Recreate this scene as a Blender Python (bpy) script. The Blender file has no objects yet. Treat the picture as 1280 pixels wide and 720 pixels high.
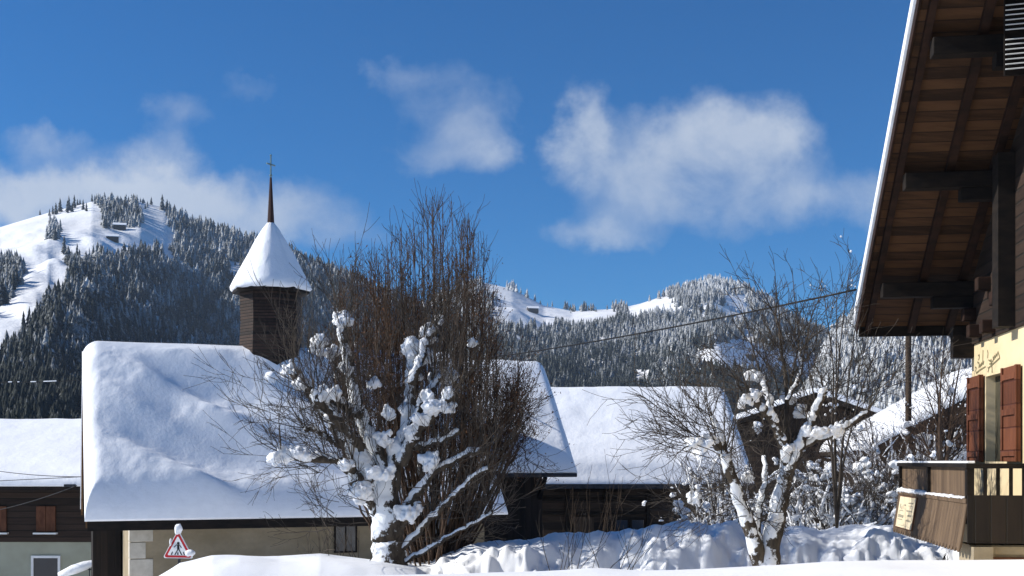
import bpy, math, random
import numpy as np
from mathutils import Vector, Matrix
R = math.radians
random.seed(7)
rng = np.random.default_rng(11)
SC = bpy.context.scene
COL = SC.collection
F = 1500.0; CX = 640.0; HY = 577.0

# ------------------------------------------------------------------ camera
cam = bpy.data.cameras.new('camera'); cam_o = bpy.data.objects.new('camera', cam); COL.objects.link(cam_o)
cam_o.location = (0, 0, 0); cam_o.rotation_euler = (R(90), 0, 0)
cam.sensor_width = 36; cam.lens = 36 * F / 1280
cam.shift_y = (HY - 360) / 1280
cam.clip_start = 0.1; cam.clip_end = 20000
SC.camera = cam_o
SC.view_settings.view_transform = 'Standard'
SC.view_settings.look = 'None'
SC.view_settings.gamma = 1
SC.view_settings.use_curve_mapping = False
SC.view_settings.exposure = 0.45
SC.cycles.max_bounces = 6
SC.cycles.diffuse_bounces = 4
SC.cycles.volume_bounces = 0
SC.cycles.use_denoising = True

# ------------------------------------------------------------------ sun and sky
SUN_EL = 33.0
SUN_DIR = Vector((-math.cos(R(SUN_EL)) * math.cos(R(1)), math.cos(R(SUN_EL)) * math.sin(R(1)), math.sin(R(SUN_EL))))
sun = bpy.data.lights.new('sun', 'SUN'); sun.energy = 4.6; sun.angle = R(0.5); sun.color = (1.0, 0.955, 0.88)
sun_o = bpy.data.objects.new('sun', sun); COL.objects.link(sun_o)
sun_o.rotation_euler = SUN_DIR.to_track_quat('Z', 'Y').to_euler()
sun_o.location = (-60, -5, 60)

world = bpy.data.worlds.new('World'); SC.world = world; world.use_nodes = True
nt = world.node_tree; nt.nodes.clear()

class NG:
    """small helper to write node graphs"""
    def __init__(s, tree): s.t = tree
    def n(s, kind, **kw):
        node = s.t.nodes.new(kind)
        for k, v in kw.items():
            if k.startswith('i_'):
                key = k[2:]
                key = int(key) if key.isdigit() else key.replace('_', ' ')
                s.put(node.inputs[key], v)
            else: setattr(node, k, v)
        return node
    def put(s, inp, v):
        if isinstance(v, bpy.types.NodeSocket): s.t.links.new(v, inp)
        else: inp.default_value = v
    def m(s, op, a, b=None, c=None, clamp=False):
        nd = s.t.nodes.new('ShaderNodeMath'); nd.operation = op; nd.use_clamp = clamp
        for i, v in enumerate((a, b, c)):
            if v is not None: s.put(nd.inputs[i], v)
        return nd.outputs[0]
    def mix(s, f, a, b, typ='MIX'):
        nd = s.t.nodes.new('ShaderNodeMix'); nd.data_type = 'RGBA'; nd.blend_type = typ
        s.put(nd.inputs[0], f); s.put(nd.inputs[6], a); s.put(nd.inputs[7], b)
        return nd.outputs[2]
    def ramp(s, f, stops):
        nd = s.t.nodes.new('ShaderNodeValToRGB'); s.put(nd.inputs[0], f)
        el = nd.color_ramp.elements
        while len(el) < len(stops): el.new(0.5)
        for e, (p, c) in zip(el, stops):
            e.position = p; e.color = (c, c, c, 1) if isinstance(c, (int, float)) else (*c, 1)
        return nd.outputs[0]

g = NG(nt)
sky = g.n('ShaderNodeTexSky', sky_type='NISHITA', sun_disc=False)
sky.sun_elevation = R(SUN_EL); sky.sun_rotation = R(270 + 1)
sky.altitude = 1200; sky.air_density = 1.0; sky.dust_density = 0.0; sky.ozone_density = 3.0
tc = g.n('ShaderNodeTexCoord')
sep = g.n('ShaderNodeSeparateXYZ'); nt.links.new(tc.outputs['Generated'], sep.inputs[0])
yy = g.m('MAXIMUM', g.m('ABSOLUTE', sep.outputs[1]), 0.08)
GX = g.m('DIVIDE', sep.outputs[0], yy); GZ = g.m('DIVIDE', sep.outputs[2], yy)
comb = g.n('ShaderNodeCombineXYZ'); nt.links.new(GX, comb.inputs[0]); nt.links.new(GZ, comb.inputs[1])
warp = g.n('ShaderNodeTexNoise', i_Vector=comb.outputs[0], i_Scale=11.0, i_Detail=7.0, i_Roughness=0.62)
wadd = g.n('ShaderNodeVectorMath', operation='MULTIPLY_ADD')
nt.links.new(warp.outputs['Color'], wadd.inputs[0]); wadd.inputs[1].default_value = (0.115, 0.085, 0); nt.links.new(comb.outputs[0], wadd.inputs[2])
wsep = g.n('ShaderNodeSeparateXYZ'); nt.links.new(wadd.outputs[0], wsep.inputs[0])
# cloud puffs: direction (tan azimuth, tan elevation), radii, weight
CLOUDS = [(.150, .270, .050, .026, 1.0), (.205, .268, .042, .030, .95), (.060, .274, .020, .030, .90), (.090, .243, .048, .024, .36), (.150, .232, .070, .022, .45),
          (.070, .192, .040, .014, .66), (.250, .218, .060, .022, .36), (.312, .210, .045, .026, .34), (.20, .205, .06, .018, .20), (.115, .212, .06, .014, .16),
          (-.045, .292, .042, .034, .46), (-.095, .325, .022, .018, .34), (-.020, .262, .022, .024, .40), (-.065, .255, .03, .015, .25),
          (-.275, .285, .032, .018, .38), (-.385, .270, .035, .016, .40), (-.300, .258, .03, .012, .28), (-.22, .315, .03, .012, .22),
          (-.330, .228, .105, .019, 1.25), (-.235, .210, .072, .021, .85), (-.41, .218, .05, .022, 1.0), (-.16, .196, .06, .018, .34)]
tot = None
for cx, cz, rx, rz, w in CLOUDS:
    dx = g.m('DIVIDE', g.m('SUBTRACT', wsep.outputs[0], cx + .0575), rx)
    dz = g.m('DIVIDE', g.m('SUBTRACT', wsep.outputs[1], cz + .0425), rz)
    q = g.m('ADD', g.m('MULTIPLY', dx, dx), g.m('MULTIPLY', dz, dz))
    e = g.m('MULTIPLY', g.m('POWER', 2.718, g.m('MULTIPLY', q, -1.0)), w)
    tot = e if tot is None else g.m('ADD', tot, e)
nz = g.n('ShaderNodeTexNoise', i_Vector=comb.outputs[0], i_Scale=15.0, i_Detail=9.0, i_Roughness=0.62, i_Distortion=0.3)
nz2 = g.n('ShaderNodeTexNoise', i_Vector=comb.outputs[0], i_Scale=4.5, i_Detail=3.0)
body = g.m('ADD', g.m('MULTIPLY', g.ramp(nz.outputs[0], [(0.26, 0.0), (0.72, 1.0)]), 1.0), g.m('MULTIPLY', nz2.outputs[0], 0.55))
dens = g.m('MULTIPLY', tot, g.m('ADD', body, 0.12))
alpha = g.m('MULTIPLY', g.m('SUBTRACT', 1.0, g.m('POWER', 2.718, g.m('MULTIPLY', g.m('SUBTRACT', dens, 0.10, clamp=True), -1.9))), 0.93)
lit = g.n('ShaderNodeTexNoise', i_Vector=comb.outputs[0], i_Scale=7.0, i_Detail=6.0, i_Roughness=0.6)
ccol = g.mix(g.m('ADD', g.m('MULTIPLY', alpha, 0.75), g.m('MULTIPLY', g.m('SUBTRACT', lit.outputs[0], 0.5), 1.3), clamp=True), (0.27, 0.34, 0.47, 1), (0.55, 0.585, 0.63, 1))
skyc = g.mix(1.0, sky.outputs[0], (0.25, 0.90, 1.46, 1), 'MULTIPLY')
SKY_STR = 0.056
bg = g.n('ShaderNodeBackground'); bg.inputs[1].default_value = SKY_STR
# cloud colours are given as seen; the background strength is divided out
cl = g.mix(1.0, ccol, (1 / SKY_STR, 1 / SKY_STR, 1 / SKY_STR, 1), 'MULTIPLY')
up = g.m('GREATER_THAN', sep.outputs[2], 0.0)
fin = g.mix(g.m('MULTIPLY', alpha, up), skyc, cl)
nt.links.new(fin, bg.inputs[0])
out = g.n('ShaderNodeOutputWorld'); nt.links.new(bg.outputs[0], out.inputs[0])

# ------------------------------------------------------------------ helpers
def P(px, py, D):
    return np.array([(px - CX) / F * D, D, (HY - py) / F * D])

def _h(ix, iy, seed):
    n = (ix * 374761393 + iy * 668265263 + seed * 974634777) & 0xffffffff
    n = ((n ^ (n >> 13)) * 1274126177) & 0xffffffff
    return ((n ^ (n >> 16)) & 0xffff) / 65535.0
def vnoise(x, y, seed=0):
    x = np.asarray(x, float); y = np.asarray(y, float)
    xi = np.floor(x).astype(np.int64); yi = np.floor(y).astype(np.int64)
    fx = x - xi; fy = y - yi
    fx = fx * fx * fx * (fx * (fx * 6 - 15) + 10); fy = fy * fy * fy * (fy * (fy * 6 - 15) + 10)
    a = _h(xi, yi, seed); b = _h(xi + 1, yi, seed); c = _h(xi, yi + 1, seed); d = _h(xi + 1, yi + 1, seed)
    return (a * (1 - fx) + b * fx) * (1 - fy) + (c * (1 - fx) + d * fx) * fy - 0.5
def fbm(x, y, seed=0, oc=4, gain=0.5):
    t = 0; a = 1.0
    for k in range(oc):
        t = t + a * vnoise(np.asarray(x) * 2 ** k + 17.3 * k, np.asarray(y) * 2 ** k + 9.1 * k, seed + k); a *= gain
    return t
def sstep(a, b, x):
    t = np.clip((np.asarray(x, float) - a) / (b - a), 0, 1); return t * t * (3 - 2 * t)
def inpoly(px, py, poly):
    c = np.zeros(np.shape(px), bool); n = len(poly)
    for i in range(n):
        x1, y1 = poly[i]; x2, y2 = poly[(i + 1) % n]
        if y1 == y2: continue
        c ^= ((y1 > py) != (y2 > py)) & (px < (x2 - x1) * (py - y1) / (y2 - y1) + x1)
    return c

ORIGIN = {}
def link(o, parent=None):
    COL.objects.link(o)
    if parent is not None:
        o.parent = parent
        ORIGIN[o.name] = ORIGIN[parent.name]
    return o
def tag(o, label=None, cat=None, group=None, kind=None):
    if label: o['label'] = label
    if cat: o['category'] = cat
    if group: o['group'] = group
    if kind: o['kind'] = kind
    return o
def thing(name, loc, label, cat, group=None):
    o = bpy.data.objects.new(name, None); o.location = tuple(float(v) for v in loc); o.empty_display_size = 0.3
    COL.objects.link(o); ORIGIN[o.name] = np.array(loc, float)
    return tag(o, label, cat, group)
def meshobj(name, V, Fc, mat, parent=None, smooth=False, attr=None):
    V = np.asarray(V, float)
    if parent is not None: V = V - ORIGIN[parent.name]
    me = bpy.data.meshes.new(name)
    if isinstance(Fc, np.ndarray):
        k = Fc.shape[1]
        me.vertices.add(len(V)); me.vertices.foreach_set('co', V.astype(np.float32).ravel())
        me.loops.add(Fc.size); me.loops.foreach_set('vertex_index', Fc.astype(np.int32).ravel())
        me.polygons.add(len(Fc)); me.polygons.foreach_set('loop_start', np.arange(0, Fc.size, k, dtype=np.int32))
        me.update(calc_edges=True); me.validate()
    else:
        me.from_pydata([tuple(v) for v in V], [], Fc); me.update()
    if smooth: me.polygons.foreach_set('use_smooth', np.ones(len(me.polygons), bool))
    if attr is not None:
        at = me.attributes.new('frost', 'FLOAT', 'POINT'); at.data.foreach_set('value', np.asarray(attr, np.float32))
    if mat is not None: me.materials.append(mat)
    o = bpy.data.objects.new(name, me); link(o, parent)
    if parent is None: ORIGIN[o.name] = np.zeros(3)
    return o

CLOUDTEX = bpy.data.textures.new('snow_grain', 'CLOUDS'); CLOUDTEX.noise_scale = 0.11; CLOUDTEX.noise_depth = 3
def fuse(o, vox=0.024, disp=0.06, it=2):
    """melt overlapping lumps into one irregular surface"""
    r_ = o.modifiers.new('fuse', 'REMESH'); r_.mode = 'VOXEL'; r_.voxel_size = vox; r_.use_smooth_shade = True
    m_ = o.modifiers.new('soften', 'SMOOTH'); m_.iterations = it; m_.factor = 0.5
    d_ = o.modifiers.new('grain', 'DISPLACE'); d_.texture = CLOUDTEX; d_.strength = disp; d_.mid_level = 0.5; d_.texture_coords = 'LOCAL'
    return o
class Frame:
    """local axes: u along, v across (away), w up"""
    def __init__(s, o, u, v): s.o = np.array(o, float); s.u = np.array(u, float); s.v = np.array(v, float); s.w = np.array((0, 0, 1.0))
    def __call__(s, u, v, w): 
        return s.o + np.multiply.outer(np.asarray(u, float), s.u) + np.multiply.outer(np.asarray(v, float), s.v) + np.multiply.outer(np.asarray(w, float), s.w)
WORLD = Frame((0, 0, 0), (1, 0, 0), (0, 1, 0))

class MB:
    def __init__(s): s.V = []; s.F = []; s.k = 0
    def add(s, V, Fc):
        V = np.asarray(V, float); s.V.append(V)
        s.F += [tuple(int(i) + s.k for i in f) for f in Fc]; s.k += len(V); return s
    def box(s, fr, u0, u1, v0, v1, w0, w1):
        c = np.array([fr(u, v, w) for w in (w0, w1) for v in (v0, v1) for u in (u0, u1)])
        return s.add(c, [(0, 2, 3, 1), (4, 5, 7, 6), (0, 1, 5, 4), (2, 6, 7, 3), (0, 4, 6, 2), (1, 3, 7, 5)])
    def prism(s, pts, d):
        """closed polygon of 3-D points extruded by vector d"""
        p = np.array(pts, float); n = len(p); q = p + np.array(d, float)
        fs = [tuple(range(n))[::-1], tuple(range(n, 2 * n))] + [(i, (i + 1) % n, n + (i + 1) % n, n + i) for i in range(n)]
        return s.add(np.vstack([p, q]), fs)
    def tube(s, pts, rad, sides=6, cap=True):
        V, Fc = tube_geo(pts, rad, sides, cap); return s.add(V, Fc)
    def blob(s, c, r, seed=0, amp=0.25, n=10, m=7):
        V, Fc = blob_geo(c, r, seed, amp, n, m); return s.add(V, Fc)
    def out(s, name, mat, parent=None, smooth=False, bevel=0):
        o = meshobj(name, np.vstack(s.V), s.F, mat, parent, smooth)
        if bevel:
            b = o.modifiers.new('bevel', 'BEVEL'); b.width = bevel; b.segments = 2; b.limit_method = 'ANGLE'
        return o

def tube_geo(pts, rad, sides=5, cap=True):
    p = np.asarray(pts, float); n = len(p); r = np.broadcast_to(np.asarray(rad, float), (n,))
    t = np.gradient(p, axis=0); t /= np.linalg.norm(t, axis=1)[:, None] + 1e-9
    a = np.where(np.abs(t[:, 2:3]) < 0.8, np.array([[0, 0, 1.0]]), np.array([[1.0, 0.1, 0]]))
    e1 = np.cross(t, a); e1 /= np.linalg.norm(e1, axis=1)[:, None] + 1e-9
    for i in range(1, n):
        if np.dot(e1[i], e1[i - 1]) < 0: e1[i] *= -1
    e2 = np.cross(t, e1)
    th = np.arange(sides) * 2 * math.pi / sides
    V = (p[:, None, :] + r[:, None, None] * (np.cos(th)[None, :, None] * e1[:, None, :] + np.sin(th)[None, :, None] * e2[:, None, :])).reshape(-1, 3)
    Fc = [(i * sides + j, i * sides + (j + 1) % sides, (i + 1) * sides + (j + 1) % sides, (i + 1) * sides + j) for i in range(n - 1) for j in range(sides)]
    if cap: Fc += [tuple(range(sides))[::-1], tuple((n - 1) * sides + j for j in range(sides))]
    return V, Fc
def blob_geo(c, r, seed=0, amp=0.25, n=10, m=7):
    r = np.broadcast_to(np.asarray(r, float), (3,)); rs = np.random.default_rng(seed)
    ph = rs.uniform(0, 6.28, 6); fq = rs.uniform(1.5, 4.2, 6)
    V = []
    for i in range(m + 1):
        la = -math.pi / 2 + math.pi * i / m
        for j in range(n):
            lo = 2 * math.pi * j / n
            d = np.array((math.cos(la) * math.cos(lo), math.cos(la) * math.sin(lo), math.sin(la)))
            k = 1 + amp * (math.sin(d[0] * fq[0] + ph[0]) * math.sin(d[1] * fq[1] + ph[1]) + 0.6 * math.sin(d[2] * fq[2] + ph[2]) * math.sin(d[0] * fq[3] * 1.7 + ph[3])) 
            V.append(d * k * r)
    V = np.array(V)
    if amp > .12 and n >= 10:
        sd = seed % 97; d = V / r
        V = V * (1 + 0.34 * fbm(d[:, 0] * 1.7 + d[:, 2] * 1.1 + sd, d[:, 1] * 1.7 - d[:, 2] * 1.3, sd, 3)[:, None])
    Fc = [(i * n + j, i * n + (j + 1) % n, (i + 1) * n + (j + 1) % n, (i + 1) * n + j) for i in range(m) for j in range(n)]
    return np.array(V) + np.asarray(c, float), Fc
class Tubes:
    """many thin tapered tubes gathered in one mesh"""
    def __init__(s): s.V = []; s.F4 = []; s.k = 0
    def add(s, p, r, sides=3):
        V, Fc = tube_geo(p, r, sides, False); s.V.append(V)
        s.F4.append(np.array(Fc, np.int64) + s.k); s.k += len(V)
    def out(s, name, mat, parent, smooth=True):
        return meshobj(name, np.vstack(s.V), np.vstack(s.F4), mat, parent, smooth)

# ------------------------------------------------------------------ materials
MATS = {}
def mat(name, base, rough=0.7, spec=0.3):
    m = bpy.data.materials.new(name); m.use_nodes = True; t = m.node_tree
    b = t.nodes['Principled BSDF']; b.inputs['Base Color'].default_value = (*base, 1); b.inputs['Roughness'].default_value = rough
    b.inputs['Specular IOR Level'].default_value = spec
    MATS[name] = m
    return m, NG(t), b
def noisy(name, c1, c2, scale=(4, 4, 4), rough=0.8, bump=0.3, detail=5, contrast=(0.35, 0.65), spec=0.2, dist=0.02, fine=None):
    m, g, b = mat(name, c1, rough, spec); t = g.t
    tc = g.n('ShaderNodeTexCoord'); mp = g.n('ShaderNodeMapping'); t.links.new(tc.outputs['Object'], mp.inputs[0])
    mp.inputs['Scale'].default_value = scale
    n = g.n('ShaderNodeTexNoise', i_Vector=mp.outputs[0], i_Scale=1.0, i_Detail=detail, i_Roughness=0.6)
    f = g.ramp(n.outputs[0], [(contrast[0], 0.0), (contrast[1], 1.0)])
    col = g.mix(f, (*c1, 1), (*c2, 1))
    h = n.outputs[0]
    if fine:
        n2 = g.n('ShaderNodeTexNoise', i_Vector=tc.outputs['Object'], i_Scale=fine[0], i_Detail=4.0)
        col = g.mix(g.ramp(n2.outputs[0], [(0.4, 0.0), (0.7, fine[1])]), col, (*fine[2], 1))
    t.links.new(col, b.inputs['Base Color'])
    if bump:
        bp = g.n('ShaderNodeBump', i_Strength=bump, i_Distance=dist, i_Height=h); t.links.new(bp.outputs[0], b.inputs['Normal'])
    return m
def planks(name, c1, c2, axis, width, gap=0.06, rough=0.75, gapcol=(0.01, 0.008, 0.006), grain=(1, 1, 1), bump=0.5, vary=0.6):
    """boards side by side along an object-space direction 'axis' (3-vector), each with a tone and grain of its own"""
    m, g, b = mat(name, c1, rough, 0.25); t = g.t
    tc = g.n('ShaderNodeTexCoord')
    d = g.n('ShaderNodeVectorMath', operation='DOT_PRODUCT'); t.links.new(tc.outputs['Object'], d.inputs[0]); d.inputs[1].default_value = axis
    x = g.m('DIVIDE', d.outputs['Value'], width)
    fr = g.m('FRACT', x); idx = g.m('FLOOR', x)
    wn = g.n('ShaderNodeTexWhiteNoise', noise_dimensions='1D'); t.links.new(idx, wn.inputs['W'])
    mp = g.n('ShaderNodeMapping'); t.links.new(tc.outputs['Object'], mp.inputs[0]); mp.inputs['Scale'].default_value = grain
    cb = g.n('ShaderNodeCombineXYZ'); t.links.new(g.m('MULTIPLY', wn.outputs['Value'], 37.0), cb.inputs[2])
    va = g.n('ShaderNodeVectorMath', operation='ADD'); t.links.new(mp.outputs[0], va.inputs[0]); t.links.new(cb.outputs[0], va.inputs[1])
    n = g.n('ShaderNodeTexNoise', i_Vector=va.outputs[0], i_Scale=1.0, i_Detail=6.0, i_Roughness=0.65)
    f = g.m('ADD', g.m('MULTIPLY', n.outputs[0], 1.3), g.m('MULTIPLY', g.m('SUBTRACT', wn.outputs['Value'], 0.5), vary))
    col = g.mix(g.ramp(f, [(0.3, 0.0), (0.95, 1.0)]), (*c1, 1), (*c2, 1))
    edge = g.m('MINIMUM', fr, g.m('SUBTRACT', 1.0, fr))
    gm = g.ramp(edge, [(gap * 0.4, 1.0), (gap, 0.0)])
    col = g.mix(gm, col, (*gapcol, 1))
    t.links.new(col, b.inputs['Base Color'])
    h = g.m('SUBTRACT', g.m('MULTIPLY', n.outputs[0], 0.35), gm)
    bp = g.n('ShaderNodeBump', i_Strength=bump, i_Distance=0.02, i_Height=h); t.links.new(bp.outputs[0], b.inputs['Normal'])
    return m
def snow(name, scale=3.0, bump=0.35, dist=0.08, col=(0.86, 0.875, 0.90), dirt=None):
    m, g, b = mat(name, col, 0.62, 0.25); t = g.t
    tc = g.n('ShaderNodeTexCoord')
    n1 = g.n('ShaderNodeTexNoise', i_Vector=tc.outputs['Object'], i_Scale=scale, i_Detail=6.0, i_Roughness=0.6)
    n2 = g.n('ShaderNodeTexNoise', i_Vector=tc.outputs['Object'], i_Scale=scale * 14, i_Detail=3.0)
    h = g.m('ADD', n1.outputs[0], g.m('MULTIPLY', n2.outputs[0], 0.10))
    bp = g.n('ShaderNodeBump', i_Strength=bump, i_Distance=dist, i_Height=h); t.links.new(bp.outputs[0], b.inputs['Normal'])
    n3 = g.n('ShaderNodeTexNoise', i_Vector=tc.outputs['Object'], i_Scale=scale * 0.4, i_Detail=4.0)
    c2 = dirt or tuple(c * 0.94 for c in col)
    t.links.new(g.mix(g.ramp(n3.outputs[0], [(0.4, 0.0), (0.75, 1.0)]), (*col, 1), (*c2, 1)), b.inputs['Base Color'])
    return m

M_SNOW = snow('snow_smooth', 2.2, 0.25, 0.06)
M_SNOWROOF = snow('snow_on_roof', 3.0, 0.45, 0.07)
M_SNOWGRAIN = snow('snow_grained', 11.0, 0.32, 0.035)
M_SNOWLUMP = snow('snow_lumpy', 9.0, 0.6, 0.05, dirt=(0.74, 0.74, 0.74))
M_MOUNT = snow('snow_far', 0.03, 0.8, 4.0, dirt=(0.70, 0.70, 0.70))
def bark(name, c1, c2, snowy=0.0):
    m, g, b = mat(name, c1, 0.9, 0.15); t = g.t
    tc = g.n('ShaderNodeTexCoord'); mp = g.n('ShaderNodeMapping'); t.links.new(tc.outputs['Object'], mp.inputs[0]); mp.inputs['Scale'].default_value = (9, 9, 3)
    n = g.n('ShaderNodeTexNoise', i_Vector=mp.outputs[0], i_Scale=1.0, i_Detail=6.0, i_Roughness=0.65)
    col = g.mix(g.ramp(n.outputs[0], [(0.35, 0.0), (0.65, 1.0)]), (*c1, 1), (*c2, 1))
    if snowy:
        n2 = g.n('ShaderNodeTexNoise', i_Vector=tc.outputs['Object'], i_Scale=2.5, i_Detail=7.0, i_Roughness=0.7)
        ge = g.n('ShaderNodeNewGeometry'); sp = g.n('ShaderNodeSeparateXYZ'); t.links.new(ge.outputs['Normal'], sp.inputs[0])
        k = g.m('ADD', g.m('SUBTRACT', g.m('MULTIPLY', sp.outputs[2], 0.22), g.m('MULTIPLY', sp.outputs[1], 0.13)), n2.outputs[0])
        k = g.m('SUBTRACT', k, g.m('MULTIPLY', sp.outputs[0], 0.16))
        col = g.mix(g.ramp(k, [(0.60 - snowy, 0.0), (0.64 - snowy, 1.0)]), col, (0.84, 0.86, 0.88, 1))
    t.links.new(col, b.inputs['Base Color'])
    bp = g.n('ShaderNodeBump', i_Strength=0.7, i_Distance=0.03, i_Height=n.outputs[0]); t.links.new(bp.outputs[0], b.inputs['Normal'])
    return m
M_BARK = bark('bark_snow_plastered', (0.035, 0.028, 0.022), (0.10, 0.08, 0.06), 0.02)
M_TWIG = noisy('dark_twigs', (0.036, 0.030, 0.025), (0.095, 0.078, 0.063), (3, 3, 3), 0.85, 0)
M_TWIGBROWN = noisy('brown_twigs', (0.040, 0.025, 0.017), (0.10, 0.064, 0.042), (2, 2, 2), 0.85, 0)
M_LEAF = noisy('withered_leaves', (0.07, 0.030, 0.014), (0.16, 0.075, 0.035), (3, 3, 3), 0.8, 0)
M_DARKWOOD = planks('dark_weathered_planks', (0.006, 0.0045, 0.004), (0.022, 0.015, 0.011), (0.93, 0.37, 0), 0.22, grain=(6, 6, 0.8))
M_DARKLOG = planks('dark_log_courses', (0.012, 0.007, 0.005), (0.040, 0.024, 0.016), (0, 0, 1), 0.24, 0.10, grain=(1.0, 1.0, 14))
M_BEAM = noisy('dark_beam', (0.005, 0.004, 0.0035), (0.016, 0.011, 0.008), (3, 3, 9), 0.8, 0.4)
M_RAFTER = noisy('brown_rafter', (0.012, 0.006, 0.004), (0.032, 0.015, 0.009), (2, 2, 8), 0.8, 0.4)
M_STONE = noisy('tan_render', (0.24, 0.195, 0.125), (0.34, 0.28, 0.19), (0.8, 0.8, 1.4), 0.9, 0.3, fine=(9, 0.4, (0.24, 0.20, 0.14)))
M_QUOIN = noisy('pale_quoin', (0.42, 0.38, 0.31), (0.55, 0.51, 0.43), (3, 3, 3), 0.9, 0.4)
M_SHINGLE = planks('turret_shingles', (0.006, 0.0045, 0.004), (0.050, 0.028, 0.019), (0, 0, 1), 0.10, 0.16, grain=(9, 9, 2.5), bump=0.8)
M_METAL = noisy('dark_metal', (0.02, 0.02, 0.022), (0.05, 0.05, 0.055), (8, 8, 8), 0.5, 0.1)
M_COPPER = noisy('weathered_copper', (0.03, 0.014, 0.010), (0.06, 0.028, 0.019), (6, 6, 6), 0.5, 0.1)
M_VERD = noisy('green_copper', (0.10, 0.16, 0.17), (0.16, 0.24, 0.25), (6, 6, 6), 0.5, 0.1)
M_CREAM = noisy('cream_render', (0.62, 0.50, 0.30), (0.70, 0.57, 0.36), (1.2, 1.2, 1.2), 0.9, 0.25)
M_LIT = noisy('sunlit_edge_board', (0.09, 0.045, 0.02), (0.16, 0.085, 0.035), (2, 2, 8), 0.8, 0.2)  # sunlit wood tone put into the verge board's colour
M_GREENWALL = noisy('grey_green_render', (0.32, 0.32, 0.24), (0.38, 0.385, 0.30), (1.0, 1.0, 1.0), 0.9, 0.25)
M_SHUTTER = planks('red_brown_shutter', (0.07, 0.021, 0.009), (0.165, 0.056, 0.025), (0, 0, 1), 0.42, 0.05, grain=(8, 8, 1.5), gapcol=(0.07, 0.02, 0.01))
M_SHUTDARK = noisy('old_brown_shutter', (0.075, 0.030, 0.016), (0.13, 0.055, 0.03), (6, 6, 2), 0.8, 0.2)
M_WHITE = noisy('white_paint', (0.72, 0.72, 0.70), (0.80, 0.80, 0.78), (3, 3, 3), 0.5, 0.05)
M_GLASS, _g, _b = mat('dark_window_glass', (0.012, 0.014, 0.018), 0.08, 0.6)
M_RED = noisy('sign_red', (0.42, 0.02, 0.025), (0.5, 0.03, 0.035), (5, 5, 5), 0.4, 0)
M_BLACK = noisy('sign_black', (0.010, 0.010, 0.010), (0.018, 0.018, 0.018), (5, 5, 5), 0.5, 0)
M_PAINTMARK = noisy('ochre_script_paint', (0.13, 0.115, 0.06), (0.24, 0.21, 0.12), (14, 14, 14), 0.8, 0)
M_GREYMARK = noisy('grey_print', (0.22, 0.20, 0.15), (0.40, 0.37, 0.28), (30, 30, 30), 0.8, 0)
M_POLE = noisy('pole_wood', (0.03, 0.021, 0.015), (0.075, 0.053, 0.037), (14, 14, 1.5), 0.85, 0.3)
M_DOORIN = noisy('olive_door', (0.055, 0.048, 0.030), (0.085, 0.075, 0.05), (3, 3, 3), 0.7, 0.1)
M_CONC = noisy('old_concrete', (0.23, 0.19, 0.13), (0.33, 0.275, 0.19), (2, 2, 2), 0.9, 0.3)
M_BARNWOOD = planks('barn_boards', (0.009, 0.006, 0.005), (0.045, 0.029, 0.019), (0, 0, 1), 0.30, 0.07, grain=(1.2, 1.2, 12))

# conifer foliage: dark green needles with frost and snow by a per-vertex amount
def conifer_mat(name, dark1, dark2, frostcol):
    m, g, b = mat(name, dark1, 0.85, 0.1); t = g.t
    at = g.n('ShaderNodeAttribute', attribute_name='frost'); ge = g.n('ShaderNodeNewGeometry')
    sp = g.n('ShaderNodeSeparateXYZ'); t.links.new(ge.outputs['Normal'], sp.inputs[0])
    n = g.n('ShaderNodeTexNoise', i_Vector=ge.outputs['Position'], i_Scale=0.55, i_Detail=4.0, i_Roughness=0.7)
    n2 = g.n('ShaderNodeTexNoise', i_Vector=ge.outputs['Position'], i_Scale=0.05, i_Detail=2.0)
    c = g.mix(n2.outputs[0], (*dark1, 1), (*dark2, 1))
    k = g.m('ADD', at.outputs['Fac'], g.m('MULTIPLY', g.m('SUBTRACT', n.outputs[0], 0.5), 1.1))
    k = g.m('ADD', k, g.m('MULTIPLY', g.m('SUBTRACT', sp.outputs[2], 0.4), 0.25))
    col = g.mix(g.ramp(k, [(0.18, 0.0), (0.85, 0.95)]), c, (*frostcol, 1))
    t.links.new(col, b.inputs['Base Color'])
    return m
M_FIR = conifer_mat('frosted_conifer', (0.014, 0.020, 0.020), (0.034, 0.038, 0.032), (0.64, 0.66, 0.68))

# ------------------------------------------------------------------ terrain
HILLS = {
 'A': dict(z=[(-500, 300), (-300, 298), (-100, 292), (0, 284), (60, 266), (115, 252), (150, 256), (175, 252), (205, 260), (240, 279), (300, 297), (345, 309), (400, 331), (450, 352), (520, 382), (600, 418), (700, 458), (800, 505), (900, 560), (1000, 590)],
           f=[(-500, 240), (-100, 300), (60, 360), (130, 520), (250, 860), (400, 1080), (600, 1200), (1000, 1300)], r=1500),
 'B': dict(z=[(300, 500), (450, 400), (550, 372), (600, 351), (640, 360), (680, 381), (715, 388), (740, 387), (775, 385), (800, 379), (840, 366), (890, 351), (930, 360), (970, 383), (1010, 407), (1060, 430), (1120, 460), (1300, 520), (1700, 560)],
           f=[(300, 900), (600, 800), (760, 700), (900, 620), (1100, 900)], r=2000),
 'C': dict(z=[(860, 610), (960, 560), (1010, 490), (1040, 425), (1075, 392), (1100, 383), (1150, 372), (1250, 350), (1500, 300), (2000, 260)],
           f=[(800, 420), (1000, 380), (1200, 300), (2000, 250)], r=1000),
 'D': dict(z=[(-700, 460), (-300, 475), (0, 488), (60, 494), (110, 505), (250, 538), (400, 577), (450, 600)],
           f=[(-700, 150), (-300, 160), (0, 250), (110, 390), (250, 440), (450, 450)], r=500),
}
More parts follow.
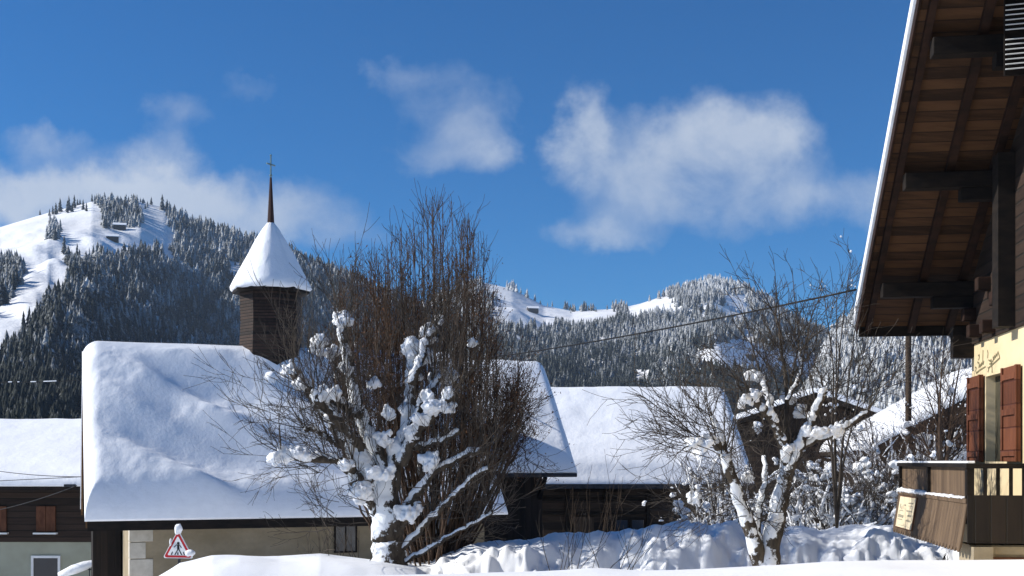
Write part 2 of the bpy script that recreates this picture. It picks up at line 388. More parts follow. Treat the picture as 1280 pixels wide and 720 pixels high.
def hill_z(k, px, D):
    h = HILLS[k]; px = np.asarray(px, float)
    zr = (HY - np.interp(px, *zip(*h['z']))) / F * h['r']
    df = np.interp(px, *zip(*h['f']))
    t = (D - df) / (h['r'] - df)
    up = np.where(t > 0, np.clip(t, 0, 1) ** 1.12, t * 0.3)
    back = np.where(t > 1, 1 - (t - 1) * 0.9, up)
    amp = np.clip(t, 0, 1) * (1 - np.clip(t, 0, 1)) * 4
    rough = fbm(px / 110 + ord(k), D / 130.0, ord(k), 4) * amp * zr * 0.10
    return -4.5 + (zr + 4.5) * back + rough
def smax(a, b, k):
    return 0.5 * (a + b + np.sqrt((a - b) ** 2 + k * k))
def near_z(px, D):
    x = (px - CX) / F * D
    base = -3.7 - 0.006 * np.maximum(D - 40, 0) + fbm(x / 9, D / 9, 5, 3) * 0.25
    base = base - 1.7 * sstep(27, 36, D) * sstep(190, 130, px)
    # the snow field the picture is taken from, its soft crest 15 m away
    yf = np.interp(px, [-700, 150, 330, 480, 600, 690, 740, 800, 840, 960, 1100, 1280, 2000], [735, 724, 722, 721, 718, 714.5, 713, 713.5, 712, 708, 703, 700, 690])
    zc = -(yf - HY) / F * 15
    fgz = zc - 0.10 * sstep(15, 9, D) - 0.00 - np.maximum(D - 15.2, 0) ** 1.3 * 0.75
    fgz = fgz + fbm(x / 2.2, D / 2.2, 31, 3) * 0.05
    # low pillows on the crest
    for bx, by, rx, ry, hh in ((745, 16.0, 62, 0.9, 0.10), (836, 15.9, 12, 0.28, 0.085)):
        q = ((px - bx) / rx) ** 2 + ((D - by) / ry) ** 2
        fgz = fgz + hh * np.exp(-q * 1.2)
    # ploughed bank along the road
    yb = np.interp(px, [200, 380, 440, 540, 600, 650, 690, 760, 800, 850, 900, 1000, 1080, 1130, 1200, 1260, 1400], [860, 780, 722, 703, 688, 680, 673, 672, 666, 661, 664, 666, 663, 662, 668, 676, 690])
    zb = -(yb - 3 - HY) / F * 28.0
    zb = zb + fbm(x / 0.7, D * 0 + 3, 71, 3) * 0.13
    foot = 25.2 + fbm(x / 3, 0 * D + 2, 41, 2) * 0.7
    rise = sstep(0, 1, (D - foot) / 2.9)
    bank = -3.7 + (zb + 3.7) * rise - np.maximum(D - 29.2, 0) * 0.16
    face = np.exp(-((D - foot - 1.55) / 1.0) ** 2)
    lump = fbm(x / 0.85, D / 0.85, 51, 4, 0.55)
    bank = bank + face * (lump * 0.62 + np.abs(fbm(x / 2.1, D / 3.0, 61, 2)) * 0.45 + np.abs(fbm(x / 0.24, D / 0.3, 62, 3)) * 0.18 - 0.12 + np.abs(fbm(x / 0.45, D / 0.45, 87, 3)) * 0.34) + sstep(0.3, 1, rise) * fbm(x / 0.5, D / 0.5, 88, 4) * 0.14
    # rounded drift in front of the chapel
    ym = np.interp(px, [140, 205, 225, 265, 300, 350, 400, 440, 470, 520, 560], [760, 719, 706, 698, 697, 698, 695, 699, 703, 712, 740])
    zm = -(ym - HY) / F * 25.0
    drift = -3.8 + (zm + 3.8) * np.exp(-((D - 25.0) / 1.9) ** 4) + fbm(x / 1.5, D / 1.5, 91, 3) * 0.07
    drift = drift - 5 * sstep(27.5, 31, D)
    z = smax(base, np.maximum(bank, -9), 0.12)
    z = smax(z, drift, 0.10)
    z = np.where(D < 22, np.maximum(fgz, base), z)
    return z
def terrain_z(px, D):
    px = np.asarray(px, float); D = np.asarray(D, float)
    z = near_z(px, np.minimum(D, 200.0))
    far = hill_z('A', px, D)
    for k in 'BCD': far = np.maximum(far, hill_z(k, px, D))
    w = sstep(120, 230, D)
    return np.where(D < 120, z, np.where(D > 230, np.maximum(far, -6), z * (1 - w) + np.maximum(far, -6) * w))

cols = np.concatenate([np.arange(-700, 0, 20.0), np.arange(0, 1300, 2.5), np.arange(1300, 2001, 20.0)])
rows = np.concatenate([np.arange(2.5, 13, 0.25), np.arange(13, 34, 0.07), np.arange(34, 70, 0.8), np.arange(70, 240, 6.0), np.arange(240, 2600, 14.0)])
PX, DD = np.meshgrid(cols, rows)
ZZ = terrain_z(PX, DD)
V = np.stack([(PX - CX) / F * DD, DD, ZZ], -1).reshape(-1, 3)
nc = len(cols); nr = len(rows)
ii = (np.arange(nr - 1)[:, None] * nc + np.arange(nc - 1)[None, :]).ravel()
quads = np.stack([ii, ii + 1, ii + nc + 1, ii + nc], -1)
cD = DD[:-1, :-1].ravel()
nearq = cD < 110
def sub(Vs, Q):
    u, inv = np.unique(Q, return_inverse=True); return Vs[u], inv.reshape(Q.shape)
v1, q1 = sub(V, quads[nearq]); o = meshobj('snowy_ground', v1, q1, M_SNOW, None, True); tag(o, kind='structure')
v2, q2 = sub(V, quads[~nearq]); o = meshobj('mountain_slopes', v2, q2, M_MOUNT, None, True); tag(o, kind='structure')
mb = MB(); mb.add([(-3300, -400, -6.5), (3300, -400, -6.5), (3300, 3100, -6.5), (-3300, 3100, -6.5)], [(0, 1, 2, 3)])
tag(mb.out('valley_ground', M_SNOW), kind='structure')
mb = MB(); mb.add([(-60, -60, -1.55), (60, -60, -1.55), (3.4, 2.6, -1.6), (-3.4, 2.6, -1.6)], [(0, 1, 2, 3)])
tag(mb.out('trodden_snow_ground', M_SNOW), kind='structure')

# ------------------------------------------------------------------ air
hz = MB().box(WORLD, -3400, 3400, -500, 3200, -8, 400).out('haze', None)
hm = bpy.data.materials.new('thin_air'); hm.use_nodes = True; hm.node_tree.nodes.remove(hm.node_tree.nodes['Principled BSDF'])
pv = hm.node_tree.nodes.new('ShaderNodeVolumePrincipled'); pv.inputs['Color'].default_value = (0.62, 0.78, 1.0, 1); pv.inputs['Density'].default_value = 0.00008; pv.inputs['Anisotropy'].default_value = 0.0
hm.node_tree.links.new(pv.outputs[0], hm.node_tree.nodes['Material Output'].inputs['Volume'])
hz.data.materials.append(hm); tag(hz, kind='stuff')
# ------------------------------------------------------------------ conifers
def conifer_geo(tiers, pts, seed, slim=0.17):
    rs = np.random.default_rng(seed); V = []; Fc = []; k = 0
    for i in range(tiers):
        a = i / tiers
        zb = 0.06 + 0.86 * a; zt = min(1.0, zb + 1.75 / tiers * (1.15 - 0.35 * a)); rad = slim * (1 - a) ** 0.85 * (0.85 + 0.3 * rs.random()) + 0.012
        off = rs.normal(0, 0.012, 2)
        ring = []
        th0 = rs.uniform(0, 6.28)
        for j in range(pts):
            rr = rad * ((1.0 if j % 2 == 0 else 0.52) + rs.normal(0, 0.13))
            th = th0 + 2 * math.pi * j / pts
            ring.append((off[0] + rr * math.cos(th), off[1] + rr * math.sin(th), zb - (0.035 if j % 2 == 0 else -0.02) + rs.normal(0, 0.010)))
        V += ring + [(off[0] * 0.5, off[1] * 0.5, zt)]
        for j in range(pts): Fc.append((k + j, k + (j + 1) % pts, k + pts))
        k += pts + 1
    return np.array(V), np.array(Fc, np.int64)
PROTO = [conifer_geo(6, 8, s, 0.20 + 0.03 * (s % 4)) for s in range(7)]
def woods(name, spots, label, cat):
    """spots: rows of x, y, z, height, frost"""
    spots = np.array(spots); Vs = []; Fs = []; A = []; k = 0
    for pi, (pv, pf) in enumerate(PROTO):
        S = spots[np.arange(len(spots)) % len(PROTO) == pi]
        if not len(S): continue
        th = rng.uniform(0, 6.28, len(S)); wd = rng.uniform(0.8, 1.25, len(S))
        c, s = np.cos(th), np.sin(th)
        X = (pv[None, :, 0] * c[:, None] - pv[None, :, 1] * s[:, None]) * (S[:, 3] * wd)[:, None] + S[:, 0:1]
        Y = (pv[None, :, 0] * s[:, None] + pv[None, :, 1] * c[:, None]) * (S[:, 3] * wd)[:, None] + S[:, 1:2]
        Z = pv[None, :, 2] * S[:, 3:4] + S[:, 2:3]
        Vs.append(np.stack([X, Y, Z], -1).reshape(-1, 3))
        n = len(pv); Fs.append((pf[None] + (np.arange(len(S)) * n)[:, None, None]).reshape(-1, 3) + k); k += n * len(S)
        A.append(np.repeat(S[:, 4], n))
    o = meshobj(name, np.vstack(Vs), np.vstack(Fs), M_FIR, None, False, np.concatenate(A))
    return tag(o, label, cat, None, 'stuff')
CLEAR_A = [
 [(-500, 250), (0, 283), (60, 268), (60, 300), (0, 318), (-500, 330)],
 [(0, 318), (20, 318), (80, 300), (75, 285), (60, 265), (100, 245), (118, 252), (132, 266), (122, 285), (135, 293), (205, 288), (212, 300), (175, 304), (135, 300), (100, 305), (86, 325), (84, 355), (60, 372), (36, 400), (22, 432), (-60, 470), (-60, 395), (0, 385), (22, 360), (30, 330), (10, 318)],
 [(178, 250), (196, 254), (213, 272), (208, 281), (190, 280), (176, 270)],
 [(278, 312), (302, 332), (300, 345), (284, 328)],
 [(128, 305), (150, 302), (152, 312), (130, 318)],
 [(205, 300), (216, 318), (211, 322), (203, 306)], [(60, 300), (135, 285), (212, 283), (222, 300), (175, 308), (130, 309), (95, 318), (60, 330)],
]
CLEAR_B = [
 [(600, 347), (622, 350), (640, 362), (690, 382), (700, 390), (690, 405), (650, 400), (612, 402), (612, 376), (640, 375), (618, 362), (600, 356)],
 [(690, 378), (716, 389), (760, 384), (778, 391), (760, 398), (722, 401), (696, 393)],
 [(778, 383), (803, 371), (845, 372), (843, 381), (815, 384), (790, 392)],
 [(905, 362), (935, 372), (938, 388), (918, 400), (905, 385)],
 [(790, 462), (816, 464), (812, 473), (790, 472)],
 [(865, 446), (890, 432), (935, 420), (965, 440), (1028, 446), (1022, 470), (980, 455), (930, 462), (880, 457)],
]
def scatter(hill, n, x0, x1, hgt, frostf, clear=(), extra=None):
    px = rng.uniform(x0, x1, n); h = HILLS[hill]
    df = np.interp(px, *zip(*h['f'])); D = df + (h['r'] * 1.02 - df) * rng.random(n)
    z = hill_z(hill, px, D); t = terrain_z(px, D)
    py = HY - z / D * F
    keep = (np.abs(t - z) < 0.6) & (py < 590)
    jx = px + rng.normal(0, 3.0, n); jy = py + rng.normal(0, 2.0, n)
    for poly in clear:
        for up_ in (0, 5, 10): keep &= ~inpoly(jx, jy - up_, poly)
    if extra is not None: keep &= extra(px, py)
    px, D, z, py = px[keep], D[keep], z[keep], py[keep]
    H = hgt * np.exp(rng.normal(0, 0.28, len(px))).clip(0.45, 1.35) * (1 + 0.35 * vnoise(px / 14, D / 40, 3))
    fr = frostf(px, py) + rng.normal(0, 0.13, len(px))
    return np.stack([(px - CX) / F * D, D, z - 0.5, H, np.clip(fr, 0, 1)], -1)
fA = lambda px, py: 0.29 - 0.0012 * (py - 300) + 0.34 * vnoise(px / 34, py / 15, 9) + 0.2 * vnoise(px / 12, py / 6, 10) + 0.12 * np.exp(-((py - 270) / 30.0) ** 2)
left_top = lambda px, py: ~((px < 62) & (py < 292)) & ~((px < 118) & (py < 275)) & (py > 0)
woods('mountain_forest', scatter('A', 34000, -300, 640, 11.5, fA, CLEAR_A, left_top), 'dark frosted conifer forest covering the flank of the left mountain', 'forest')
fB = lambda px, py: 0.62 - 0.0042 * (py - 345) + 0.30 * vnoise(px / 38, py / 14, 7) + 0.2 * vnoise(px / 12, py / 6, 8)
woods('mountain_forest', scatter('B', 36000, 540, 1300, 11.5, fB, CLEAR_B), 'frost-whitened conifer forest on the rounded far mountain to the right', 'forest')
fC = lambda px, py: 0.55 + 0.35 * vnoise(px / 30, py / 14, 19)
woods('hillside_forest', scatter('C', 13000, 900, 1500, 11, fC), 'pale frosted wood on the slope behind the utility pole and chalet eave', 'forest')
fD = lambda px, py: -0.2 + 0 * px
woods('valley_forest', scatter('D', 8000, -500, 330, 10.5, fD), 'dark shaded wood above the low house roof at far left', 'forest')

# single spruces that stand clear on the bare left summit
SPRUCE_V, SPRUCE_F = conifer_geo(9, 12, 99, 0.19)
spruce_mesh = None
def spruce(px, py, D_hill, H, frost, label, group):
    global spruce_mesh
    h = HILLS[D_hill]; df = float(np.interp(px, *zip(*h['f'])))
    Ds = np.linspace(df + 5, h['r'], 400); pys = HY - hill_z(D_hill, np.full(400, px), Ds) / Ds * F
    i = int(np.argmin(np.abs(pys - py))); D = float(Ds[i]); z = float(hill_z(D_hill, px, D))
    loc = ((px - CX) / F * D, D, z - 0.4)
    r = thing('spruce_tree', loc, label, 'tree', group)
    if spruce_mesh is None:
        r2 = meshobj('crown', SPRUCE_V, SPRUCE_F, M_FIR, None, False, np.full(len(SPRUCE_V), 0.22)); spruce_mesh = [r2.data]
        tb = MB(); tb.tube([(0, 0, 0), (0, 0, 0.5)], [0.018, 0.010], 6); t2 = tb.out('trunk', M_BEAM); spruce_mesh.append(t2.data)
        bpy.data.objects.remove(r2); bpy.data.objects.remove(t2)
    for nm, me in zip(('crown', 'trunk'), spruce_mesh):
        c = bpy.data.objects.new(nm, me); c.parent = r; COL.objects.link(c)
    r.scale = (H * random.uniform(.9, 1.2),) * 2 + (H,); r.rotation_euler = (0, 0, random.uniform(0, 6))
GS = 'spruces standing clear on the bare snowy summit'
LBL = 'dark snow-dusted spruce in the loose group on the bare snowy summit shoulder'
for px, py, H in ((66, 268, 12), (70, 268, 16), (75, 265, 19), (84, 266, 17), (86, 263, 20), (93, 260, 18), (104, 262, 14), (108, 264, 12), (62, 270, 10), (90, 265, 13)):
    spruce(px, py, 'A', H, .2, LBL, GS)
LBL2 = 'small dark spruce in the short row on the bare summit skyline'
for px, py, H in ((97, 251, 9), (100, 250, 8), (115, 247, 11), (119, 247, 9), (123, 247, 8), (127, 249, 9)):
    spruce(px, py, 'A', H, .2, LBL2, 'small spruces in a row on the bare summit skyline')
for px, py, H in ((203, 262, 21), (209, 264, 17), (189, 254, 11), (218, 268, 14), (226, 272, 13)):
    spruce(px, py, 'A', H, .2, 'dark spruce on the ridge where the bare summit drops to the forest', 'spruces on the ridge below the bare summit')
spruce(50, 266, 'A', 8, .2, 'lone tiny spruce standing alone on the smooth snow ridge', None)
spruce(80, 318, 'A', 19, .2, 'lone rounded spruce in the middle of the bright snow meadow', None)
spruce(17, 352, 'A', 19, .2, 'lone dark spruce casting a shadow on the lower snow meadow', None)

# ------------------------------------------------------------------ small mountain huts
def hut(px, py, hill, s, label):
    h = HILLS[hill]; df = float(np.interp(px, *zip(*h['f'])))
    Ds = np.linspace(df + 5, h['r'], 600); pys = HY - hill_z(hill, np.full(600, px), Ds) / Ds * F
    D = float(Ds[int(np.argmin(np.abs(pys - py)))]); z = float(hill_z(hill, px, D))
    r = thing('mountain_hut', ((px - CX) / F * D, D, z), label, 'hut', 'mountain huts on the snow meadows')
    fr = Frame(((px - CX) / F * D, D - 1, z - 2), (0.97, 0.24, 0), (-0.24, 0.97, 0))
    m1 = MB().prism([fr(-s, -s * .6, 0), fr(-s, s * .6, 0), fr(-s, s * .6, s * .7 + 2), fr(-s, 0, s * 1.05 + 2), fr(-s, -s * .6, s * .7 + 2)], fr.u * 2 * s); m1.out('wall', M_BARNWOOD, r)
    m2 = MB()
    for sg in (-1, 1):
        m2.prism([fr(-s * 1.15, 0, s * 1.08 + 2), fr(-s * 1.15, sg * s * .8, s * .62 + 2), fr(-s * 1.15, sg * s * .8, s * .62 + 2.5), fr(-s * 1.15, 0, s * 1.08 + 2.5)], fr.u * 2.3 * s)
    m2.out('snowy_roof', M_SNOW, r)
hut(150, 287, 'A', 6.5, 'larger brown hut below the wooded summit knoll')
hut(141, 301, 'A', 6.0, 'smaller brown hut at the forest edge under the bare summit')
hut(666, 390, 'B', 8, 'brown hut on the shaded meadow of the middle mountain')
hut(936, 449, 'B', 7, 'brown hut on the bright lower meadow of the rounded mountain')

# ------------------------------------------------------------------ roofs with snow
def snow_roof(name, fr, u0, u1, va, vb, ridge_v, zf, T, parent, matl=None, nu=90, nv=80, er=0.5, extra=None, ridge_r=0.8, lump=0.16, e0=0.12):
    """one sheet of snow lying over both slopes: zf(v) is the roof top below it, T its vertical thickness"""
    us = u0 + (u1 - u0) * (0.5 - 0.5 * np.cos(np.linspace(0, math.pi, nu))) * 0.5 + (u1 - u0) * np.linspace(0, 1, nu) * 0.5
    vs = np.unique(np.concatenate([np.linspace(va, vb, nv), va + er * np.linspace(0, 1, 8) ** 1.6, vb - er * np.linspace(0, 1, 8) ** 1.6]))
    U, Vv = np.meshgrid(us, vs)
    d = np.minimum(np.minimum(U - u0, u1 - U), np.minimum(Vv - va, vb - Vv))
    e = np.sqrt(np.clip(1 - (1 - np.clip(d / er, 0, 1)) ** 2, 0, 1))
    zr = zf(Vv)
    sm = zf(Vv) - 0 
    k = np.clip(1 - np.abs(Vv - ridge_v) / ridge_r, 0, 1); slope = (zf(np.array([ridge_v]))[0] - zf(np.array([ridge_v - 0.1]))[0]) / 0.1
    sm = zr - slope * ridge_r * 0.25 * k * k
    t = T * (e0 + (1 - e0) * e)
    t = t + e * fbm(U / 1.6 + u0, Vv / 1.3, int(abs(u0) * 10) + 3, 4) * T * lump
    if extra is not None: t = t + extra(U, Vv) * e
    Zt = np.maximum(sm + t, zr + 0.02)
    top = fr(U, Vv, Zt).reshape(-1, 3); bot = fr(U, Vv, zr).reshape(-1, 3)
    n1, n2 = U.shape; N = n1 * n2
    ii = (np.arange(n1 - 1)[:, None] * n2 + np.arange(n2 - 1)[None, :]).ravel()
    q = np.stack([ii, ii + 1, ii + n2 + 1, ii + n2], -1)
    ring = list(range(n2)) + [i * n2 + n2 - 1 for i in range(1, n1)] + [(n1 - 1) * n2 + j for j in range(n2 - 2, -1, -1)] + [i * n2 for i in range(n1 - 2, 0, -1)]
    ring = np.array(ring); nx = np.roll(ring, -1)
    side = np.stack([ring, ring + N, nx + N, nx], -1)
    return meshobj(name, np.vstack([top, bot]), np.vstack([q, q[:, ::-1] + N, side]), matl or M_SNOWROOF, parent, True)
def roof_slab(mb, fr, u0, u1, va, vb, rv, ze, zr_, th=0.14):
    """two sloping slabs; ze: top at the eaves, zr_: top at the ridge"""
    mb.prism([fr(u0, va, ze), fr(u0, rv, zr_), fr(u0, rv, zr_ - th * 1.3), fr(u0, va, ze - th)], fr.u * (u1 - u0))
    mb.prism([fr(u0, rv + .001, zr_), fr(u0, vb, ze), fr(u0, vb, ze - th), fr(u0, rv + .001, zr_ - th * 1.3)], fr.u * (u1 - u0))
def gable_body(fr, u0, u1, v0, v1, rv, zb, ze, zr_):
    return MB().prism([fr(u0, v0, zb), fr(u0, v1, zb), fr(u0, v1, ze), fr(u0, rv, zr_), fr(u0, v0, ze)], fr.u * (u1 - u0))
def rot_frame(o, deg): 
    a = R(deg); return Frame(o, (math.cos(a), math.sin(a), 0), (-math.sin(a), math.cos(a), 0))

# ---- chapel
th = 20.5
E = P(110, 655, 33.0)
ch = rot_frame((E[0], E[1], 0), th)
chapel = thing('chapel', (*ch(6, 4.6, 0)[:2], -3.8), 'old village chapel with a steep snow-laden roof and a shingled bell turret', 'chapel')
HW = 4.6; ZE = float(E[2]) + 0.10; ZR = 3.42; TAN = (ZR - ZE) / HW; LEN = 12.3
zf = lambda v: ZR - np.abs(np.asarray(v) - HW) * TAN
wall = gable_body(ch, 1.15, LEN - 0.5, 0.75, 2 * HW - 0.75, HW, -4.2, ZE + 0.75 * TAN - 0.22, ZR - 0.22); wall.out('wall', M_STONE, chapel)
q = MB()
for i, (w0, w1) in enumerate(((-4.0, -3.3), (-3.28, -2.78), (-2.76, -2.30), (-2.28, -1.80))):
    L_ = 0.62 if i % 2 else 0.42
    q.box(ch, 1.15 - 0.03, 1.15 + L_, 0.75 - 0.025, 1.35, w0, w1)
q.out('quoin', M_QUOIN, chapel, bevel=0.015)
rf = MB(); roof_slab(rf, ch, 0.0, LEN, 0.0, 2 * HW, HW, ZE, ZR, 0.16); roof_o = rf.out('roof', M_DARKWOOD, chapel)
MB().box(ch, -0.02, LEN, -0.03, 0.05, ZE - 0.30, ZE - 0.03).out('gutter_board', M_BEAM, chapel)
vb_ = MB()
for s0, s1 in ((0.02, HW), (HW, 2 * HW - 0.02)):
    a, b_ = float(zf(s0)), float(zf(s1))
    vb_.prism([ch(-0.06, s0, a - 0.01), ch(-0.06, s1, b_ - 0.01), ch(-0.06, s1, b_ - 0.26), ch(-0.06, s0, a - 0.24)], ch.u * 0.055)
vb_.out('verge_board', M_LIT, chapel)
# snow relief shaped to place the shade: the drift falls away from the low sun inside these outlines and rises to it elsewhere
SHADE_OUTLINES = [[(168, 436), (310, 446), (308, 476), (262, 488), (222, 512), (224, 521), (300, 522), (460, 522), (640, 540), (640, 572), (400, 580), (260, 574), (180, 562), (126, 548), (122, 524), (142, 510), (172, 508), (166, 482), (188, 466), (160, 450)],
           [(118, 610), (640, 604), (640, 700), (112, 700)], [(330, 440), (470, 450), (430, 500), (340, 486)]]
CG_U = np.linspace(-0.4, LEN + 0.4, 260); CG_S = np.linspace(0, HW, 150)
GU, GV = np.meshgrid(CG_U, CG_S)
W_ = ch(GU, GV, zf(GV) + 0.55); gpx = CX + F * W_[..., 0] / W_[..., 1]; gpy = HY - F * W_[..., 2] / W_[..., 1]
gjx = gpx + fbm(GU / 0.9, GV / 0.9, 12, 3) * 26; gjy = gpy + fbm(GU / 0.9 + 9, GV / 0.9, 13, 3) * 14
dark = np.zeros(GU.shape)
for h_ in SHADE_OUTLINES: dark = np.maximum(dark, inpoly(gjx, gjy, h_).astype(float))
def blur(a, n):
    for _ in range(n):
        b_ = np.pad(a, 1, mode='edge'); a = (b_[1:-1, :-2] + b_[1:-1, 2:] + b_[:-2, 1:-1] + b_[2:, 1:-1] + 2 * a) / 6
    return a
dark = blur(dark, 14)
slope_len = 1 / math.cos(math.atan(TAN))
du = CG_U[1] - CG_U[0]; dv = (CG_S[1] - CG_S[0]) * slope_len
su, sv = -0.795, 0.589
rate = 0.085 - (0.115 * (1 - dark) - 0.065 * dark) + fbm(GU / 0.30, GV / 0.22, 3, 3) * 0.15 * (0.35 + 0.65 * (1 - dark))   # height gained per metre toward the sun
H = np.zeros(GU.shape)
# march away from the sun: down the slope and to the right
for r in range(len(CG_S) - 2, -1, -1):
    step = dv / sv; shift = -su * step / du
    src = np.arange(len(CG_U)) - shift
    H[r] = np.interp(src, np.arange(len(CG_U)), H[r + 1]) - rate[r] * step
H = H - blur(H, 1500) * 0.75
H = blur(H, 70) + fbm(GU / 0.5, GV / 0.4, 23, 4) * 0.035 * (1 - 0.6 * dark)
H = H * sstep(HW, HW * 0.90, GV)
def chapel_snow(U, V):
    i = np.clip((U - CG_U[0]) / (CG_U[-1] - CG_U[0]) * (len(CG_U) - 1), 0, len(CG_U) - 1.001); j = np.clip(V / HW * (len(CG_S) - 1), 0, len(CG_S) - 1.001)
    i0 = i.astype(int); j0 = j.astype(int); fi = i - i0; fj = j - j0
    h = (H[j0, i0] * (1 - fi) + H[j0, i0 + 1] * fi) * (1 - fj) + (H[j0 + 1, i0] * (1 - fi) + H[j0 + 1, i0 + 1] * fi) * fj
    return np.where(V < HW, h * slope_len, 0)
snow_roof('snow_cover', ch, -0.09, LEN, -0.03, 2 * HW + 0.03, HW, zf, 0.60, chapel, M_SNOWGRAIN, 210, 250, 0.5, chapel_snow, 0.9, 0.03)
# dark timber porch at the back left corner
pw = MB().box(ch, 0.25, 1.10, 5.6, 8.2, -4.2, ZE + 0.55); pw.out('timber_porch', M_DARKWOOD, chapel)
# little dark window in the front wall
wd = MB().box(ch, 7.05, 7.65, 0.70, 0.752, -2.7, -1.95); wf = wd.out('window', M_GLASS, chapel)
wfm = MB()
for a in ((7.0, 7.05, -2.75, -1.9), (7.65, 7.7, -2.75, -1.9), (7.05, 7.65, -2.75, -2.70), (7.05, 7.65, -1.95, -1.90), (7.33, 7.37, -2.70, -1.95)):
    wfm.box(ch, a[0], a[1], 0.68, 0.755, a[2], a[3])
wfm.out('window_frame', M_BEAM, wf)
# bell turret
TP = P(338.5, 577, 39.5); tx, ty = TP[0], TP[1]
def octa(r, z, n=8, rot=22.5): return [(tx + r * math.cos(R(rot + 360 / n * i)), ty + r * math.sin(R(rot + 360 / n * i)), z) for i in range(n)]
def loft(mb, rings):
    n = len(rings[0]); V_ = np.vstack(rings)
    fs = [(k * n + i, k * n + (i + 1) % n, (k + 1) * n + (i + 1) % n, (k + 1) * n + i) for k in range(len(rings) - 1) for i in range(n)]
    fs += [tuple(range(n))[::-1], tuple((len(rings) - 1) * n + i for i in range(n))]
    return mb.add(V_, fs)
tur = loft(MB(), [octa(1.06, 1.6), octa(1.05, 3.2), octa(0.99, 4.6), octa(1.02, 5.55)]).out('bell_turret', M_SHINGLE, chapel)
loft(MB(), [octa(1.02, 5.50, 8, 0), octa(1.27, 5.52, 8, 0), octa(1.29, 5.64, 8, 0), octa(0.2, 7.5, 8, 0)]).out('spire_roof', M_BEAM, tur)
rs_ = []
for i, (r_, z_) in enumerate(((1.29, 5.60), (1.335, 5.66), (1.33, 5.76), (1.235, 5.95), (1.02, 6.33), (0.78, 6.78), (0.52, 7.26), (0.28, 7.64), (0.10, 7.87), (0.03, 7.90))):
    ring = []
    for k in range(32):
        a = 2 * math.pi * k / 32; f_ = math.cos(math.pi / 8) / math.cos(((a + math.pi / 8) % (math.pi / 4)) - math.pi / 8) if False else math.cos(math.pi / 8) / math.cos((a % (math.pi / 4)) - math.pi / 8)
        f_ = 0.35 + 0.65 * f_ if i > 1 else f_
        w_ = 1 + 0.018 * math.sin(k * 3.1 + i * 1.7) + 0.012 * math.sin(k * 1.3 + i * 2.9)
        ring.append((tx + r_ * f_ * w_ * math.cos(a), ty + r_ * f_ * w_ * math.sin(a), z_ + 0.015 * math.sin(k * 2.3)))
    rs_.append(ring)
loft(MB(), rs_).out('spire_snow', M_SNOWROOF, tur, True)
MB().tube([(tx, ty, 7.6), (tx, ty, 8.4), (tx, ty, 9.35)], [0.13, 0.085, 0.035], 8).out('spire_tip', M_COPPER, tur)
cr = MB().tube([(tx, ty, 9.3), (tx, ty, 10.08)], [0.028, 0.024], 6)
fr_ = Frame((tx, ty, 0), (0.5, 0.866, 0), (-0.866, 0.5, 0))
cr.box(fr_, -0.20, 0.20, -0.022, 0.022, 9.76, 9.80); cr.blob((tx, ty, 9.42), 0.05, 1, 0); cr.blob((tx, ty, 10.08), 0.035, 1, 0)
cr.out('cross', M_VERD, tur)
sb = MB()
for i, (a, b_, c_, r_) in enumerate(((-1.1, 0.15, 3.42, .30), (-0.95, -0.55, 2.95, .30), (-0.45, -1.05, 2.62, .30), (0.2, -1.2, 2.6, .33), (0.8, -0.95, 2.75, .30), (1.15, -0.3, 3.1, .3))):
    sb.blob((tx + a, ty + b_, c_), (r_ * 1.2, r_, r_ * .8), 40 + i, 0.2, 12, 8)
sb.out('drifted_snow', M_SNOWROOF, tur, True)

# ---- dark barn behind the chapel
BE = P(720, 592, 42.0)
bf = rot_frame((BE[0], BE[1], 0), 13)
barn = thing('dark_barn', (*bf(-5, 4, 0)[:2], -4.0), 'black timber barn directly behind the chapel with one steep snowy slope showing', 'barn')
BW = 4.5; bZE = float(BE[2]) + 0.05; bZR = 3.55; bT = (bZR - bZE) / BW
bzf = lambda v: bZR - np.abs(np.asarray(v) - BW) * bT
gable_body(bf, -12, -1.0, 0.85, 2 * BW - 0.85, BW, -4.5, bZE + 0.85 * bT - 0.2, bZR - 0.2).out('wall', M_DARKWOOD, barn)
rf = MB(); roof_slab(rf, bf, -13, 0, 0, 2 * BW, BW, bZE, bZR, 0.16); rf.out('roof', M_DARKWOOD, barn)
MB().tube([bf(-13, -0.08, bZE - 0.10), bf(0.0, -0.08, bZE - 0.10)], 0.07, 8).out('gutter', M_METAL, barn)
snow_roof('snow_cover', bf, -13, 0.03, -0.05, 2 * BW + 0.05, BW, bzf, 0.50, barn, M_SNOWROOF, 90, 90, 0.42, lambda U, V: 0.12 * sstep(0.1, 0.9, V) - 0.1)
for u_ in (-1.15, -5.0, -9.0):
    MB().prism([bf(u_, 0.84, -1.35), bf(u_, 0.84, -1.15), bf(u_, 0.12, bZE - 0.12), bf(u_, 0.0, bZE - 0.2)], bf.u * 0.12).out('eave_brace', M_BEAM, barn)

# ---- long barn
LE = P(680, 606, 52.0)
lf = rot_frame((LE[0] - 4, LE[1], 0), 1.5)
lbarn = thing('long_barn', (*lf(10, 6, 0)[:2], -4.2), 'long low timber barn with a wide smooth white roof and small twin window', 'barn')
LW = 6.2; lZE = float(LE[2]) + 0.03; lZR = 3.12; lT = (lZR - lZE) / LW
lzf = lambda v: lZR - np.abs(np.asarray(v) - LW) * lT
lbody = gable_body(lf, 0.6, 12.6, 0.9, 2 * LW - 0.9, LW, -4.8, lZE + 0.9 * lT - 0.2, lZR - 0.2); lbody.out('wall', M_BARNWOOD, lbarn)
rf = MB(); roof_slab(rf, lf, 0, 13.2, 0, 2 * LW, LW, lZE, lZR, 0.16); rf.out('roof', M_DARKWOOD, lbarn)
MB().box(lf, 0, 13.2, -0.06, 0.0, lZE - 0.2, lZE + 0.0).out('gutter_board', M_METAL, lbarn)
